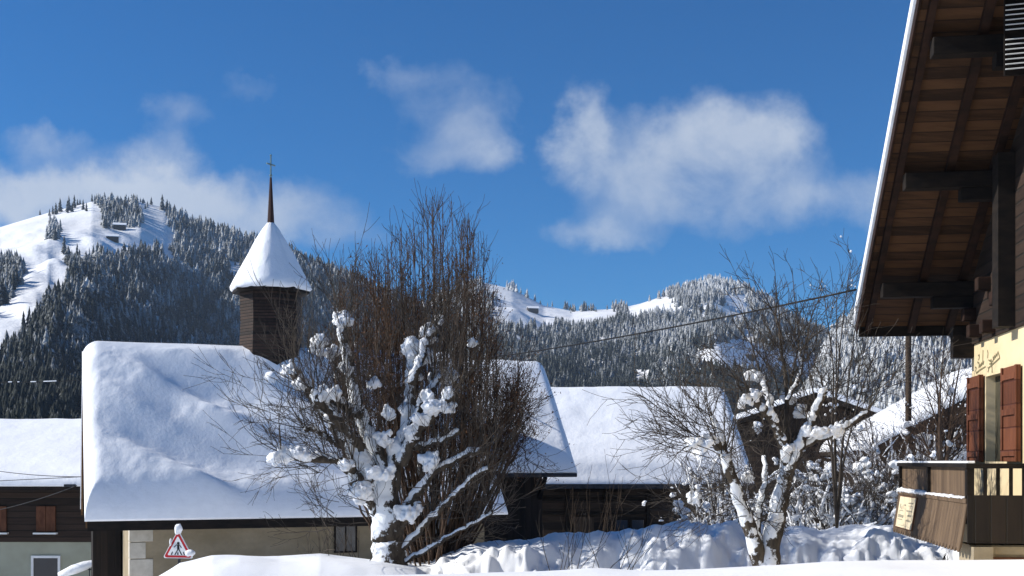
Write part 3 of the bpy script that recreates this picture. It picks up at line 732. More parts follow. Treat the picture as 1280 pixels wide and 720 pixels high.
snow_roof('snow_cover', lf, 0, 13.23, -0.05, 2 * LW + 0.05, LW, lzf, 0.46, lbarn, M_SNOWROOF, 110, 80, 0.55, lambda U, V: 0.30 * sstep(0.05, 0.55, V) - 0.12 + 0.05 * sstep(0.5, 0.7, V))
xs = lambda px, D: (px - CX) / F * D - lf.o[0]
for w_, u0, u1 in ((-1.75, 3.6, 9.8), (-2.35, 3.6, 8.8), (-1.35, 4.5, 7.6)):
    MB().box(lf, u0, u1, 0.80, 0.898, w_, w_ + 0.10).out('wall_timber', M_BEAM, lbarn)
for u_ in (3.6, 5.0, 6.7, 8.6, 10.6, 13): MB().box(lf, u_, u_ + 0.16, 0.78, 0.897, -4.5, -1.35).out('wall_post', M_BEAM, lbarn)
dpan = MB().box(lf, 5.35, 6.25, 0.76, 0.896, -4.2, -2.45); dpan.out('plank_door', M_POLE, lbarn)
for px in (778, 798):
    u_ = xs(px, 53); wn_ = MB().box(lf, u_ - 0.26, u_ + 0.26, 0.83, 0.899, -3.0, -2.58).out('window', M_GLASS, lbarn)
    fm = MB()
    for a in ((-.31, -.26, -3.05, -2.53), (.26, .31, -3.05, -2.53), (-.26, .26, -3.05, -3.0), (-.26, .26, -2.58, -2.53)):
        fm.box(lf, u_ + a[0], u_ + a[1], 0.80, 0.9, a[2], a[3])
    fm.out('window_frame', M_BEAM, wn_)

# ---- house at the far left
HE = P(100, 608, 44.0)
hf = rot_frame((HE[0], HE[1], 0), -1)
house = thing('village_house', (*hf(-4, 6, 0)[:2], -4.5), 'low house with grey-green plaster under dark timber and a thick white roof', 'house')
hW = 6.2; hZE = float(HE[2]) + 0.02; hZR = 1.42; hT = (hZR - hZE) / hW
hzf = lambda v: hZR - np.abs(np.asarray(v) - hW) * hT
gable_body(hf, -16, 0.95, 1.0, 2 * hW - 1, hW, -3.02, hZE + hT - 0.2, hZR - 0.2).out('timber_wall', M_DARKLOG, house)
MB().box(hf, -16, 0.9, 1.06, 2 * hW - 1.1, -5.5, -3.022).out('plaster_wall', M_GREENWALL, house)
rf = MB(); roof_slab(rf, hf, -17, 1.6, 0, 2 * hW, hW, hZE, hZR, 0.16); rf.out('roof', M_DARKWOOD, house)
snow_roof('snow_cover', hf, -17, 1.63, -0.05, 2 * hW + .05, hW, hzf, 0.42, house, M_SNOWROOF, 80, 70, 0.45, lambda U, V: 0.05 * sstep(0.2, 0.7, V))
for u_ in (-0.55, 0.15): MB().box(hf, u_, u_ + 0.42, -0.12, 0.12, hZE - 0.04, hZE + 0.06).out('snow_guard', M_METAL, house)
hx = lambda px, D=45.0: float((px - CX) / F * D - hf.o[0])
for i, px in enumerate((-5, 57)):
    uc = hx(px)
    MB().box(hf, uc - .36, uc - .01, 0.93, 0.998, -2.62, -1.68).out('shutter', M_SHUTDARK, house); MB().box(hf, uc + .01, uc + .36, 0.93, 0.998, -2.62, -1.68).out('shutter', M_SHUTDARK, house)
    MB().box(hf, uc - .44, uc + .44, 0.82, 1.0, -2.72, -2.66).out('sill', M_WHITE, house)
uc = hx(56)
wn_ = MB().box(hf, uc - .46, uc + .46, 1.02, 1.058, -4.7, -3.62).out('window', M_GLASS, house)
fm = MB()
for a in ((-.55, -.46, -4.8, -3.53), (.46, .55, -4.8, -3.53), (-.46, .46, -3.62, -3.53)): fm.box(hf, uc + a[0], uc + a[1], 0.99, 1.059, a[2], a[3])
fm.out('window_frame', M_WHITE, wn_)
lamp = thing('wall_lamp', P(127, 690, 44.6), 'small dark wall lamp wearing a cap of snow beside the chapel', 'lamp')
lp = P(127, 690, 44.6)
loft(MB(), [[(lp[0] + r_ * math.cos(R(60 * i)), lp[1] + r_ * math.sin(R(60 * i)), lp[2] + z_) for i in range(6)] for r_, z_ in ((.04, -.25), (.15, 0.06), (.17, 0.08), (.05, .16))]).out('lantern', M_METAL, lamp)
MB().blob(lp + np.array((0, 0, 0.16)), (.16, .16, .13), 3, 0.1).out('snow_cap', M_SNOWLUMP, lamp, True)
MB().tube([lp + np.array((0.0, 0, 0.1)), lp + np.array((.22, .1, .25)), lp + np.array((.28, .5, .1))], 0.025, 6).out('bracket', M_METAL, lamp)
# snowed-up stair with a railing
st = thing('outdoor_stair', P(104, 735, 40.5), 'outdoor stair with white iron railing buried under rounded snow by the house', 'stair')
sf = WORLD
a = P(78, 722, 40.5); b_ = P(112, 711, 40.5); c_ = P(134, 711, 40.5)
ss = MB(); ss.prism([a + (0, 0, -1.5), c_ + (0, 0, -1.5), c_ + (0, 0, -.35), b_ + (0, 0, -.35), a + (0, 0, -.1)], (0, 1.2, 0)); ss.out('steps', M_CONC, st)
hr = MB().tube([P(74, 719, 40.2), P(92, 712, 40.2), P(106, 707, 40.2), P(114, 704.5, 40.2), P(140, 704.5, 40.2)], [.10, .17, .16, .12, .12], 10); hr.out('snow_cover', M_SNOWLUMP, st, True)
rl = MB()
for px in (112, 116, 120, 124, 128, 132): rl.tube([P(px, 706, 40.2), P(px, 728, 40.2)], 0.018, 5)
rl.tube([P(108, 706, 40.2), P(140, 706, 40.2)], 0.03, 6).tube([P(110, 712, 40.2), P(140, 712, 40.2)], 0.02, 6)
rl.out('railing', M_METAL, st)

# ---- chalet behind the right tree
kf = rot_frame((*P(1020, 577, 72)[:2], 0), 90 - 8)   # u runs away from the camera, v across to the left
chalet2 = thing('wooden_chalet', (*kf(5, 0, 0)[:2], -4.5), 'dark wooden chalet behind the bushes with its gable end facing the street', 'chalet')
cz = lambda py, D=72: (HY - py) / F * D
def gz(v): return cz(490) - np.abs(np.asarray(v)) * (cz(490) - cz(530)) / 5.4
gable_body(kf, 1.2, 11, -4.6, 4.6, 0, -5, gz(4.6) - .35, gz(0) - .35).out('wall', M_BARNWOOD, chalet2)
rf = MB(); roof_slab(rf, kf, 0, 12, -5.4, 5.4, 0, float(gz(5.4)) - .02, float(gz(0)) - .02, 0.22); rf.out('roof', M_DARKWOOD, chalet2)
snow_roof('snow_cover', kf, -0.03, 12, -5.45, 5.45, 0, gz, 0.36, chalet2, M_SNOWROOF, 40, 60, 0.35)
for v_ in (-1.6, 0.6): MB().box(kf, 1.1, 1.19, v_, v_ + 1.0, 0.7, 1.5).out('window', M_GLASS, chalet2)
# ---- snowy roof further right
nf = rot_frame((*P(1290, 577, 58)[:2], 0), 90 - 5)
chalet3 = thing('roadside_house', (*nf(5, 0, 0)[:2], -4.5), 'house behind the pole whose single long snow slope climbs toward the chalet', 'house')
def nz3(v): return (HY - 450) / F * 58 - np.abs(np.asarray(v)) * ((HY - 450) / F * 58 - (HY - 562) / F * 58) / 7.9
gable_body(nf, 2.2, 12, -7, 7, 0, -5, float(nz3(7)) - .3, float(nz3(0)) - .3).out('wall', M_BARNWOOD, chalet3)
rf = MB(); roof_slab(rf, nf, 0, 13, -7.9, 7.9, 0, float(nz3(7.9)) - .02, float(nz3(0)) - .02, 0.22); rf.out('roof', M_DARKWOOD, chalet3)
snow_roof('snow_cover', nf, -1.2, 13, -7.95, 7.95, 0, nz3, 0.55, chalet3, M_SNOWROOF, 40, 80, 0.4)

# ------------------------------------------------------------------ big chalet on the right
av = np.array((-0.129, -0.9917, 0)); ov = np.array((-0.9917, 0.129, 0))
cf = Frame((9.58, 25.0, 0), av, ov)        # u toward the viewer along the facade, v outward (left), w up
big = thing('chalet', (*cf(6, -4, 0)[:2], -4.0), 'big chalet with cream lower wall under a deep timber roof', 'chalet')
RT = 0.713
def rz(u): return 2.95 + RT * (np.asarray(u, float) + 1.2)       # underside of the roof boarding
URD = 7.8
mb = MB()
mb.box(cf, 0, 1.12, -0.45, 0, -4, 2.42).box(cf, 2.55, 15, -0.45, 0, -4, 2.42).box(cf, 1.12, 2.55, -0.45, 0, 1.69, 2.42).box(cf, 1.12, 2.55, -0.45, 0, -4, 0.0)
mb.box(cf, 0, 0.45, -9, -0.45, -4, 2.42).box(cf, 14.55, 15, -9, -0.45, -4, 2.42)
mb.out('wall', M_CREAM, big)
# upper timber wall following the roof
up_ = MB().prism([cf(0.02, 0.05, 2.42), cf(15, 0.05, 2.42), cf(15, 0.05, float(rz(0.6))), cf(URD, 0.05, float(rz(URD)) - 0.25), cf(0.02, 0.05, float(rz(0.02)) - .25)], ov * -0.35)
up_.box(cf, 0.02, 0.4, -9, -0.31, 2.42, 3.4).box(cf, 14.6, 14.98, -9, -0.31, 2.42, float(rz(0.6)) - .1)
up_.out('timber_wall', M_DARKLOG, big)
ends = [(1.57, 3.47), (0.9, 2.62), (1.9, 2.60), (2.6, 3.05), (0.45, 3.0)]
for u_, w_ in ends:
    MB().box(cf, u_ - .12, u_ + .12, 0.03, 0.30, w_ - .13, w_ + .13).out('log_end', M_RAFTER, big, bevel=0.02)
MB().box(cf, 2.95, 3.35, 0.055, 0.35, 2.45, 5.6).out('post', M_BEAM, big)
MB().box(cf, 2.52, 2.72, 0.055, 0.10, 2.50, 3.25).out('plaque', M_WHITE, big)
# door, shutters
MB().box(cf, 1.12, 2.55, -0.25, -0.18, 0.0, 1.69).out('window', M_DOORIN, big)
for u0, u1 in ((0.06, 1.06), (2.62, 3.62)):
    s_ = MB().box(cf, u0, u1, 0.03, 0.09, 0.0, 1.74).out('shutter', M_SHUTTER, big, bevel=0.01)
    for w_ in (0.1, 0.85, 1.5): MB().box(cf, u0 + .095, u1 - .095, 0.092, 0.125, w_, w_ + 0.11).out('batten', M_SHUTTER, s_)
    for q_ in (u0, u1 - .09): MB().box(cf, q_, q_ + .09, 0.092, 0.12, 0.0, 1.74).out('stile', M_SHUTTER, s_)
# painted script on the cream wall: strokes given in photo pixels, carried onto the wall plane
def onwall(px, py):
    k = (px - CX) / F; u = (k * cf.o[1] - cf.o[0]) / (av[0] - k * av[1]); D = cf.o[1] + u * av[1]
    return u, (HY - py) / F * D
S_ = lambda a: [(1212 + x / 14.4, 425 + y / 14.4) for x, y in a]
STROKES = [S_(a) for a in (
 [(105, 490), (125, 500), (112, 560), (125, 585)], [(160, 280), (180, 270), (178, 320), (165, 360)], [(245, 180), (242, 320), (240, 400)],
 [(145, 400), (175, 415), (170, 500), (195, 440), (200, 490), (215, 410), (222, 460), (240, 385), (248, 440), (262, 375)],
 [(325, 185), (335, 230), (330, 330)], [(345, 360), (375, 380), (395, 350), (385, 400), (410, 430), (360, 430)],
 [(395, 400), (430, 370), (425, 300), (445, 350), (455, 280), (470, 320), (480, 250), (495, 290), (515, 210), (545, 310)],
 [(120, 600), (190, 540), (290, 480)], [(330, 490), (350, 520), (330, 580)], [(405, 470), (412, 590)], [(350, 500), (440, 420), (550, 320)])]
mk = MB()
for s in STROKES:
    pts = [onwall(*p) for p in s]
    for (u0, w0), (u1, w1) in zip(pts[:-1], pts[1:]):
        d = np.array((u1 - u0, w1 - w0)); n_ = np.array((-d[1], d[0])) / (np.linalg.norm(d) + 1e-9) * 0.017
        mk.prism([cf(u0 - n_[0], 0.004, w0 - n_[1]), cf(u1 - n_[0], 0.004, w1 - n_[1]), cf(u1 + n_[0], 0.004, w1 + n_[1]), cf(u0 + n_[0], 0.004, w0 + n_[1])], ov * 0.003)
mk.out('painted_lettering', M_PAINTMARK, big)
# roof: boarding, rafters, purlins, corbels, boards, snow
M_SOFFIT = planks('soffit_boards', (0.020, 0.009, 0.004), (0.085, 0.040, 0.017), tuple(av * 0.8143 + np.array((0, 0, 0.5805))), 0.235, 0.06, grain=(0.9, 10, 10), gapcol=(0.018, 0.009, 0.005))
OV = 2.10
sl_ = np.array(av) + np.array((0, 0, RT))
mb = MB(); mb.prism([cf(-1.2, OV, rz(-1.2)), cf(URD, OV, rz(URD)), cf(URD, OV, rz(URD) + .04), cf(-1.2, OV, rz(-1.2) + .04)], -ov * 11.5); mb.out('soffit', M_SOFFIT, big)
mb = MB(); mb.prism([cf(-1.25, OV + .03, rz(-1.25) + .042), cf(URD, OV + .03, rz(URD) + .042), cf(15.6 + 1.2, OV + .03, rz(-1.2) + .042), cf(16.8, OV + .03, rz(-1.2) + .16), cf(URD, OV + .03, rz(URD) + .16), cf(-1.25, OV + .03, rz(-1.25) + .16)], -ov * 11.6); mb.out('roof', M_BEAM, big)
for o_, wd_ in ((1.98, .12), (1.08, .15), (0.28, .15)):
    MB().prism([cf(-1.15, o_, rz(-1.15) - .003), cf(URD, o_, rz(URD) - .003), cf(URD, o_, rz(URD) - .17), cf(-1.15, o_, rz(-1.15) - .17)], -ov * wd_).out('rafter', M_RAFTER, big)
for s_ in (1.4, 3.8, 6.2):
    u_ = s_ - 1.2; t_ = float(rz(u_)) - .175
    MB().box(cf, u_ - .14, u_ + .14, -.3, 1.86, t_ - .36, t_ - .06).out('purlin', M_BEAM, big, bevel=0.015)
    MB().box(cf, u_ - .13, u_ + .13, -.3, 0.85, t_ - .60, t_ - .362).out('corbel', M_BEAM, big, bevel=0.015)
MB().box(cf, -0.05, 0.2, -.3, 0.42, 2.15, 2.80).box(cf, -1.22, -1.16, -9, OV, float(rz(-1.2)) - .2, float(rz(-1.2)) + .02).out('eave_board', M_BEAM, big)
MB().prism([cf(-1.2, OV + .032, rz(-1.2) - .14), cf(URD, OV + .032, rz(URD) - .14), cf(URD, OV + .032, rz(URD) + .1), cf(-1.2, OV + .032, rz(-1.2) + .1)], ov * .035).out('verge_board', M_RAFTER, big)
def zbig(v): return float(rz(URD)) + .165 - np.abs(np.asarray(v) - URD) * RT
rfr = Frame((cf.o[0], cf.o[1], 0), -ov, av)
snow_roof('snow_cover', rfr, -(OV + .10), 9.4, -1.30, 16.88, URD, zbig, 0.34, big, M_SNOWLUMP, 60, 130, 0.10, None, 0.8, 0.2, 0.78)
# balcony: railing to the left of the facade
bal = thing('balcony', cf(2.2, 0.65, -1.4), 'weathered board balcony with a poster on its flared skirt at the chalet', 'balcony')
U0, U1, OB = -0.8, 5.2, 1.30
M_BALC = planks('balcony_boards', (0.065, 0.041, 0.024), (0.15, 0.10, 0.060), (float(av[0]), float(av[1]), 0), 0.21, 0.025, grain=(7, 7, 0.7), gapcol=(0.04, 0.03, 0.02), vary=0.4)
MB().box(cf, U0, U1, 0.02, OB - .03, -1.06, -0.92).out('floor', M_BEAM, bal)
MB().box(cf, U0, U1 - .02, OB - .06, OB - .025, -0.60, -0.10).out('upper_boarding', M_BALC, bal)
mb = MB(); mb.prism([cf(U0, OB + .02, -0.64), cf(U0, OB + .15, -1.44), cf(U0, OB + .12, -1.44), cf(U0, OB - .01, -0.64)], av * (U1 - U0))
n_ = 25
for i in range(n_):
    ua = U0 + (U1 - U0) * (i + .04) / n_; ub = U0 + (U1 - U0) * (i + .96) / n_; um = (ua + ub) / 2
    mb.prism([cf(ua, OB + .148, -1.435), cf(ub, OB + .148, -1.435), cf(ub - .04, OB + .156, -1.50), cf(um, OB + .158, -1.52), cf(ua + .04, OB + .156, -1.50)], -ov * .026)
mb.out('skirt', M_BALC, bal)
MB().box(cf, U0 - .03, U1, OB - .09, OB + .06, -0.10, -0.03).out('top_rail', M_BEAM, bal)
MB().box(cf, U0, U1, OB - .05, OB + .05, -0.70, -0.62).out('lower_rail', M_BALC, bal)
for u_ in (U0 + .02, 2.05, 5.06):
    MB().box(cf, u_, u_ + .10, OB - .07, OB + .035, -0.62, -0.10).out('rail_post', M_BEAM, bal)
# near end of the balcony
mb = MB().box(cf, U1, U1 + .05, -0.05, OB + .03, -1.36, -0.56); mb.out('end_boarding', M_DARKWOOD, bal)  # end turned from the sun: its shade is put into darker boards
MB().box(cf, U1 + .001, U1 + .08, -0.05, OB + .06, -0.115, -0.03).out('end_rail', M_BEAM, bal)
for i in range(7):
    o_ = OB - .02 - i * .205
    if o_ > 0: MB().box(cf, U1 + .01, U1 + .045, o_ - .055, o_ + (.06 if i == 0 else .0), -0.56, -0.115).out('baluster', M_BEAM, bal)
MB().box(cf, U0 - .03, U1 + .08, OB - .08, OB + .05, -0.028, 0.012).out('rail_snow', M_SNOWLUMP, bal, bevel=0.012)
rsn = MB()
for i in range(60):
    u_ = U0 + .1 + (U1 - U0 - .3) * i / 60; r_ = random.uniform(.02, .045) * (1.3 if u_ < 2 else .8)
    rsn.blob(cf(u_, OB + .015, -0.612), (.07, .06, r_), i, 0.2, 6, 5)
rsn.out('ledge_snow', M_SNOWLUMP, bal, True)
# base below
base = MB().box(cf, 4.3, 5.05, 0.02, 1.25, -4.2, -1.40).box(cf, 0.0, 4.3, 0.02, 0.25, -4.2, -1.07)
base.box(cf, 5.05, 5.35, 0.95, 1.26, -4.2, -1.42); base.out('base_wall', M_CONC, bal)
MB().box(cf, 5.051, 5.12, 0.2, 0.9, -1.95, -1.60).out('base_recess_panel', M_SHUTDARK, bal)  # dark panel added in place of the shaded recess in the base
MB().box(cf, 5.051, 5.1, 0.05, 0.95, -1.55, -1.42).out('lintel', M_CONC, bal)
# poster on the skirt
def onskirt(u, f):   # f 0 top .. 1 bottom
    return cf(u, OB + .022 + .13 * f + .008, -0.64 - 0.80 * f)
pos = thing('poster', onskirt(-0.1, .5), 'cream framed notice with faint grey print on the balcony skirt', 'poster')
pu0, pu1 = -0.42, 1.28
MB().prism([onskirt(pu0, .10), onskirt(pu1, .10), onskirt(pu1, .93), onskirt(pu0, .93)], ov * .02).out('board', M_SHUTDARK, pos)
MB().prism([onskirt(pu0 + .04, .12) + ov * .021, onskirt(pu1 - .04, .12) + ov * .021, onskirt(pu1 - .04, .91) + ov * .021, onskirt(pu0 + .04, .91) + ov * .021], ov * .004).out('sheet', noisy('cream_paper', (0.66, 0.55, 0.36), (0.72, 0.61, 0.42), (3, 3, 3), 0.7, 0), pos)
mk = MB()
def dash(a, b_, f0, f1):
    mk.prism([onskirt(a, f0) + ov * .026, onskirt(b_, f0) + ov * .026, onskirt(b_, f1) + ov * .026, onskirt(a, f1) + ov * .026], ov * .002)
ul = lambda t: pu0 + .04 + (pu1 - pu0 - .08) * t
for a, b_, f0, f1 in ((.10, .16, .30, .42), (.2, .24, .36, .44), (.28, .33, .32, .40), (.36, .48, .30, .35), (.08, .40, .47, .49), (.08, .44, .58, .66), (.08, .40, .69, .72), (.6, .92, .24, .28), (.62, .9, .32, .34), (.56, .94, .44, .48), (.66, .9, .55, .60), (.62, .92, .68, .73), (.2, .7, .84, .86)):
    k_ = a
    while k_ < b_ - .01:
        e_ = min(b_, k_ + random.uniform(.02, .05)); dash(ul(k_), ul(e_ - .012), f0 + random.uniform(0, .012), f1); k_ = e_
mk.out('print', M_GREYMARK, pos)
# drying rack under the gable
rk0 = P(1257, 45, 19.5)
rack = thing('drying_rack', rk0, 'white barred drying rack hanging under the chalet gable', 'rack')
rfm = Frame(rk0, (0.995, -0.1, 0), (0.1, 0.995, 0))
mb = MB()
for i in range(14):
    if i == 6: continue
    z_ = 0.50 - i * 0.080
    MB().tube([rfm(0, 0, z_), rfm(0.9, 0, z_ + .055)], 0.011, 6).out('bar', M_WHITE, rack)
MB().box(rfm, -.015, .015, .012, .04, -.62, .62).box(rfm, .88, .91, .012, .04, -.56, .68).box(rfm, 0.0, .9, .05, .10, -.62, .7).out('frame', M_BEAM, rack)
MB().tube([rfm(.1, .06, .6), rfm(.3, .3, 1.2)], .02, 6).tube([rfm(.8, .06, .6), rfm(.9, .3, 1.2)], .02, 6).out('hanger', M_METAL, rack)

# ------------------------------------------------------------------ road sign
sg = P(222.5, 686, 29.0)
sign = thing('crossing_sign', sg + np.array((0, 0, -1.6)), 'triangular red-bordered pedestrian crossing sign capped with snow in front of the chapel', 'sign')
sfr = Frame(sg, (0.985, -0.17, 0), (0.17, 0.985, 0))
def tri(s, v, d, rr=0.04):
    pts = []
    for k in range(3):
        c = np.array((math.sin(R(120 * k)), math.cos(R(120 * k)))) * (s - rr * 2)
        for a in (-50, -20, 20, 50): pts.append(sfr(c[0] + rr * math.sin(R(120 * k + a)), v, c[1] + rr * math.cos(R(120 * k + a))))
    return MB().prism(pts, sfr.v * d)
SS = 0.46
tri(SS, 0, 0.03).out('plate', M_WHITE, sign)
rd = tri(SS - .035, -.004, .0035); rd.out('border', M_RED, sign)
tri(SS - .145, -.008, .0035, .02).out('panel', M_WHITE, sign)
pic = MB()
def poly(pts): pic.prism([sfr(x, -.0115, y) for x, y in pts], sfr.v * .003)
poly([(0.035 * math.cos(R(a)) + 0.01, 0.035 * math.sin(R(a)) + 0.135) for a in range(0, 360, 30)])
for a in ([(-.02, .10), (.035, .10), (.045, -.02), (-.015, -.02)], [(-.02, .095), (-.09, .03), (-.105, .045), (-.03, .11)], [(.03, .10), (.085, .02), (.10, .03), (.045, .108)],
          [(-.014, -.018), (.012, -.018), (-.06, -.145), (-.095, -.145)], [(.015, -.018), (.044, -.018), (.115, -.145), (.08, -.145)],
          [(-.185, -.145), (-.15, -.145), (-.13, -.07), (-.15, -.07)], [(-.02, -.145), (.02, -.145), (.012, -.08), (-.006, -.08)], [(.15, -.145), (.185, -.145), (.15, -.07), (.13, -.07)]): poly(a)
pic.out('pictogram', M_BLACK, sign)
MB().tube([sfr(0, .07, -2.2), sfr(0, .07, .3)], .035, 8).out('post', M_METAL, sign)
MB().blob(sfr(0.0, .02, .49), (.105, .10, .10), 5, .15, 14, 9).blob(sfr(-.01, .03, .42), (.085, .08, .09), 6, .1).blob(sfr(-.19, .0, .16), (.03, .05, .09), 7, .1).blob(sfr(.31, .0, -.10), (.12, .08, .09), 8, .15).out('snow_cap', M_SNOWLUMP, sign, True)

# ------------------------------------------------------------------ poles and cables
pl = thing('utility_pole', P(1135, 700, 46), 'brown wooden utility pole rising behind the chalet eave', 'pole')
pb = P(1135.5, 700, 46); MB().tube([pb + (0, 0, -1), pb + (0, 0, 10.5)], [.135, .105], 10).out('shaft', M_POLE, pl, True)
MB().box(Frame(pb, (1, 0, 0), (0, 1, 0)), -.6, .6, -.14, -.04, 9.6, 9.72).out('crossarm', M_POLE, pl)
for z_ in (4.75, 5.9, 8.9): MB().tube([pb + (0, 0, z_), pb + (0, 0, z_ + .05)], .135, 10).out('band', M_METAL, pl)
def cable(a, b_, sag, r_, label, n=26, snowy=None, mt=None):
    t = np.linspace(0, 1, n)[:, None]; p = a + (b_ - a) * t; p[:, 2] -= (4 * sag * t * (1 - t))[:, 0]
    c = MB().tube(p, r_, 5).out('cable', mt or M_BLACK, None, True)
    tag(c, label, 'cable')
    if snowy:
        s = MB()
        for (x0, x1) in snowy:
            k = (p[:, 0] > x0) & (p[:, 0] < x1)
            if k.sum() > 1: s.tube(p[k] + np.array((0, 0, r_)), r_ * 1.6, 5)
        if s.V: s.out('snow', M_SNOWLUMP, c)
cable(P(1070, 362, 25), P(470, 462, 50), 0.25, 0.022, 'thick black cable sloping from the chalet eave past the bare trees')
cable(P(-60, 578, 42), P(101, 596, 36), 0.12, 0.012, 'thin wire over the far left roof, upper one of two reaching the chapel verge')
cable(P(-60, 604, 42), P(101, 596, 36), 0.0, 0.012, 'thin wire over the far left roof, lower one of two reaching the chapel verge')
cable(P(-60, 647, 42), P(96, 607, 37), 0.15, 0.012, 'thin wire hanging across the dark timber wall of the far left house')
cable(P(-80, 475, 150), P(103, 475, 150), 0.3, 0.05, 'snow-laden wire crossing the dark shaded wood at far left', 80, [((x0 - CX) / F * 150, (x1 - CX) / F * 150) for x0, x1 in ((10, 17), (21, 25), (37, 46), (53, 72))])

# ------------------------------------------------------------------ bare trees
def path(ctrl, D, dep, n=5):
    """limb through photo points at distance D, dep = change of distance along it"""
    c = np.array(ctrl, float); k = len(c); dd = D + dep * np.linspace(0, 1, k)
    p = np.stack([(c[:, 0] - CX) / F * dd, dd, (HY - c[:, 1]) / F * dd], -1)
    t = np.linspace(0, k - 1, (k - 1) * n + 1); q = np.stack([np.interp(t, np.arange(k), p[:, i]) for i in range(3)], -1)
    for _ in range(3): q[1:-1] = 0.25 * q[:-2] + 0.5 * q[1:-1] + 0.25 * q[2:]
    return q
def grow(tw, p0, d, L, r, lev, rs, up=0.25, spread=0.5, kids=3, wig=0.12, store=None, snowlist=None):
    n = 5 if lev > 0 else 4
    d = d / (np.linalg.norm(d) + 1e-9); p = [p0]; dd = d.copy()
    for i in range(n):
        dd = dd + rs.normal(0, wig, 3) + np.array((0, 0, up * 0.35)); dd /= np.linalg.norm(dd); p.append(p[-1] + dd * L / n)
    p = np.array(p); rad = np.linspace(r, max(r * 0.42, 0.004), n + 1)
    tw.add(p, rad, 4 if r > .02 else 3)
    if snowlist is not None and r > .009: snowlist.append((p, rad))
    if store is not None: store.append(p[-1])
    if lev > 0:
        for k in range(kids):
            t = rs.uniform(0.25, 1.0); i = min(int(t * n), n - 1); f = t * n - i
            q = p[i] * (1 - f) + p[i + 1] * f; tang = p[i + 1] - p[i]; tang /= np.linalg.norm(tang)
            s = rs.normal(0, 1, 3); s -= tang * s.dot(tang); s /= np.linalg.norm(s) + 1e-9
            grow(tw, q, tang + s * spread * rs.uniform(.6, 1.5), L * rs.uniform(.4, .75), max(rad[i] * .6, .005), lev - 1, rs, up, spread, kids, wig, store, snowlist)
def limb_snow(mb, p, r, rs, off=0.6, scale=1.0, gap=0.25):
    """lumpy ridge of snow along the upper side of a limb"""
    i = 0; n = len(p)
    while i < n - 2:
        j = min(n, i + rs.integers(4, 10)); seg = p[i:j]; rr = r[i:j]
        if len(seg) > 2:
            taper = np.sin(np.linspace(0.25, math.pi - 0.25, len(seg))) ** 0.6
            rad = (rr * 0.95 + 0.030) * taper * scale * rs.uniform(.60, 1.30, len(seg))
            o_ = np.array((-0.18, -0.40, 0.85)) * (rr[:, None] * off + 0.02)
            V_, F_ = tube_geo(seg + o_ + rs.normal(0, .010, seg.shape), rad, 9, True)
            mb.add(V_ + rs.normal(0, 0.006, V_.shape), F_)
        i = j - 1 + (1 if rs.random() < gap else 0)
def knob(tree, px, py, D, rpx, seed, k=5):
    mb = MB()
    rs = np.random.default_rng(seed); c = P(px, py, D); r0 = rpx / F * D
    for i in range(k):
        o_ = rs.normal(0, .42, 3) * r0 * np.array((1, .8, .75))
        r_ = r0 * rs.uniform(.35, .85)
        mb.blob(c + o_, (r_ * rs.uniform(.85, 1.2), r_ * .95, r_ * rs.uniform(.7, 1.0)), seed * 7 + i, 0.30, 16, 12)
    fuse(mb.out('snow_lump', M_SNOWLUMP, tree, True), 0.024, 0.13, 1)
def dense_path(p, n=26):
    s = np.concatenate([[0], np.cumsum(np.linalg.norm(np.diff(p, axis=0), axis=1))]); t = np.linspace(0, s[-1], n)
    return np.stack([np.interp(t, s, p[:, i]) for i in range(3)], -1)

# --- snow-plastered pollard on the left
DT = 25.6
pol = thing('pollarded_tree', P(487, 727, DT), 'gnarled pollarded tree plastered with snow lumps in front of the chapel', 'tree')
rs = np.random.default_rng(21)
LIMBS = [  # control points, depth change, radius from, to, snow
 ([(487, 735), (486, 700), (484, 660), (482, 620), (480, 590)], 0.0, .40, .27, 1),
 ([(478, 625), (462, 590), (440, 560), (415, 525), (388, 490), (366, 462)], -0.5, .22, .10, 1.2),
 ([(475, 620), (445, 592), (415, 578), (385, 572), (352, 566)], -0.9, .15, .07, 1),
 ([(470, 600), (448, 560), (428, 535), (410, 515), (392, 492)], -1.0, .13, .08, 1),
 ([(482, 600), (466, 550), (448, 510), (434, 465), (428, 410)], 0.5, .20, .09, 1.2),
 ([(452, 520), (432, 505), (412, 496), (398, 488)], -0.6, .10, .07, 1),
 ([(488, 610), (500, 570), (512, 530), (513, 480), (516, 445)], 0.6, .20, .10, 1.2),
 ([(500, 580), (518, 545), (536, 525), (552, 505), (566, 492)], -0.6, .15, .10, 1.3),
 ([(514, 480), (524, 455), (535, 430), (543, 412)], 0.3, .11, .07, 1),
 ([(520, 520), (535, 490), (550, 470)], 0.2, .09, .07, 1),
 ([(495, 665), (520, 620), (545, 590), (575, 572), (603, 562)], -0.3, .13, .05, .7),
 ([(498, 690), (535, 655), (560, 625), (585, 600), (610, 585)], -0.7, .09, .04, .6),
 ([(500, 705), (530, 690), (555, 672), (590, 655), (615, 640)], -0.5, .07, .03, .5),
 ([(475, 650), (455, 625), (445, 600), (440, 580)], -0.8, .12, .07, 1),
 ([(505, 560), (528, 560), (550, 545), (575, 540)], -0.2, .09, .05, .6),
 ([(440, 560), (420, 555), (400, 540), (380, 535)], -0.4, .08, .04, .6)]
wood = MB(); tw = Tubes(); sn = MB(); ends = []
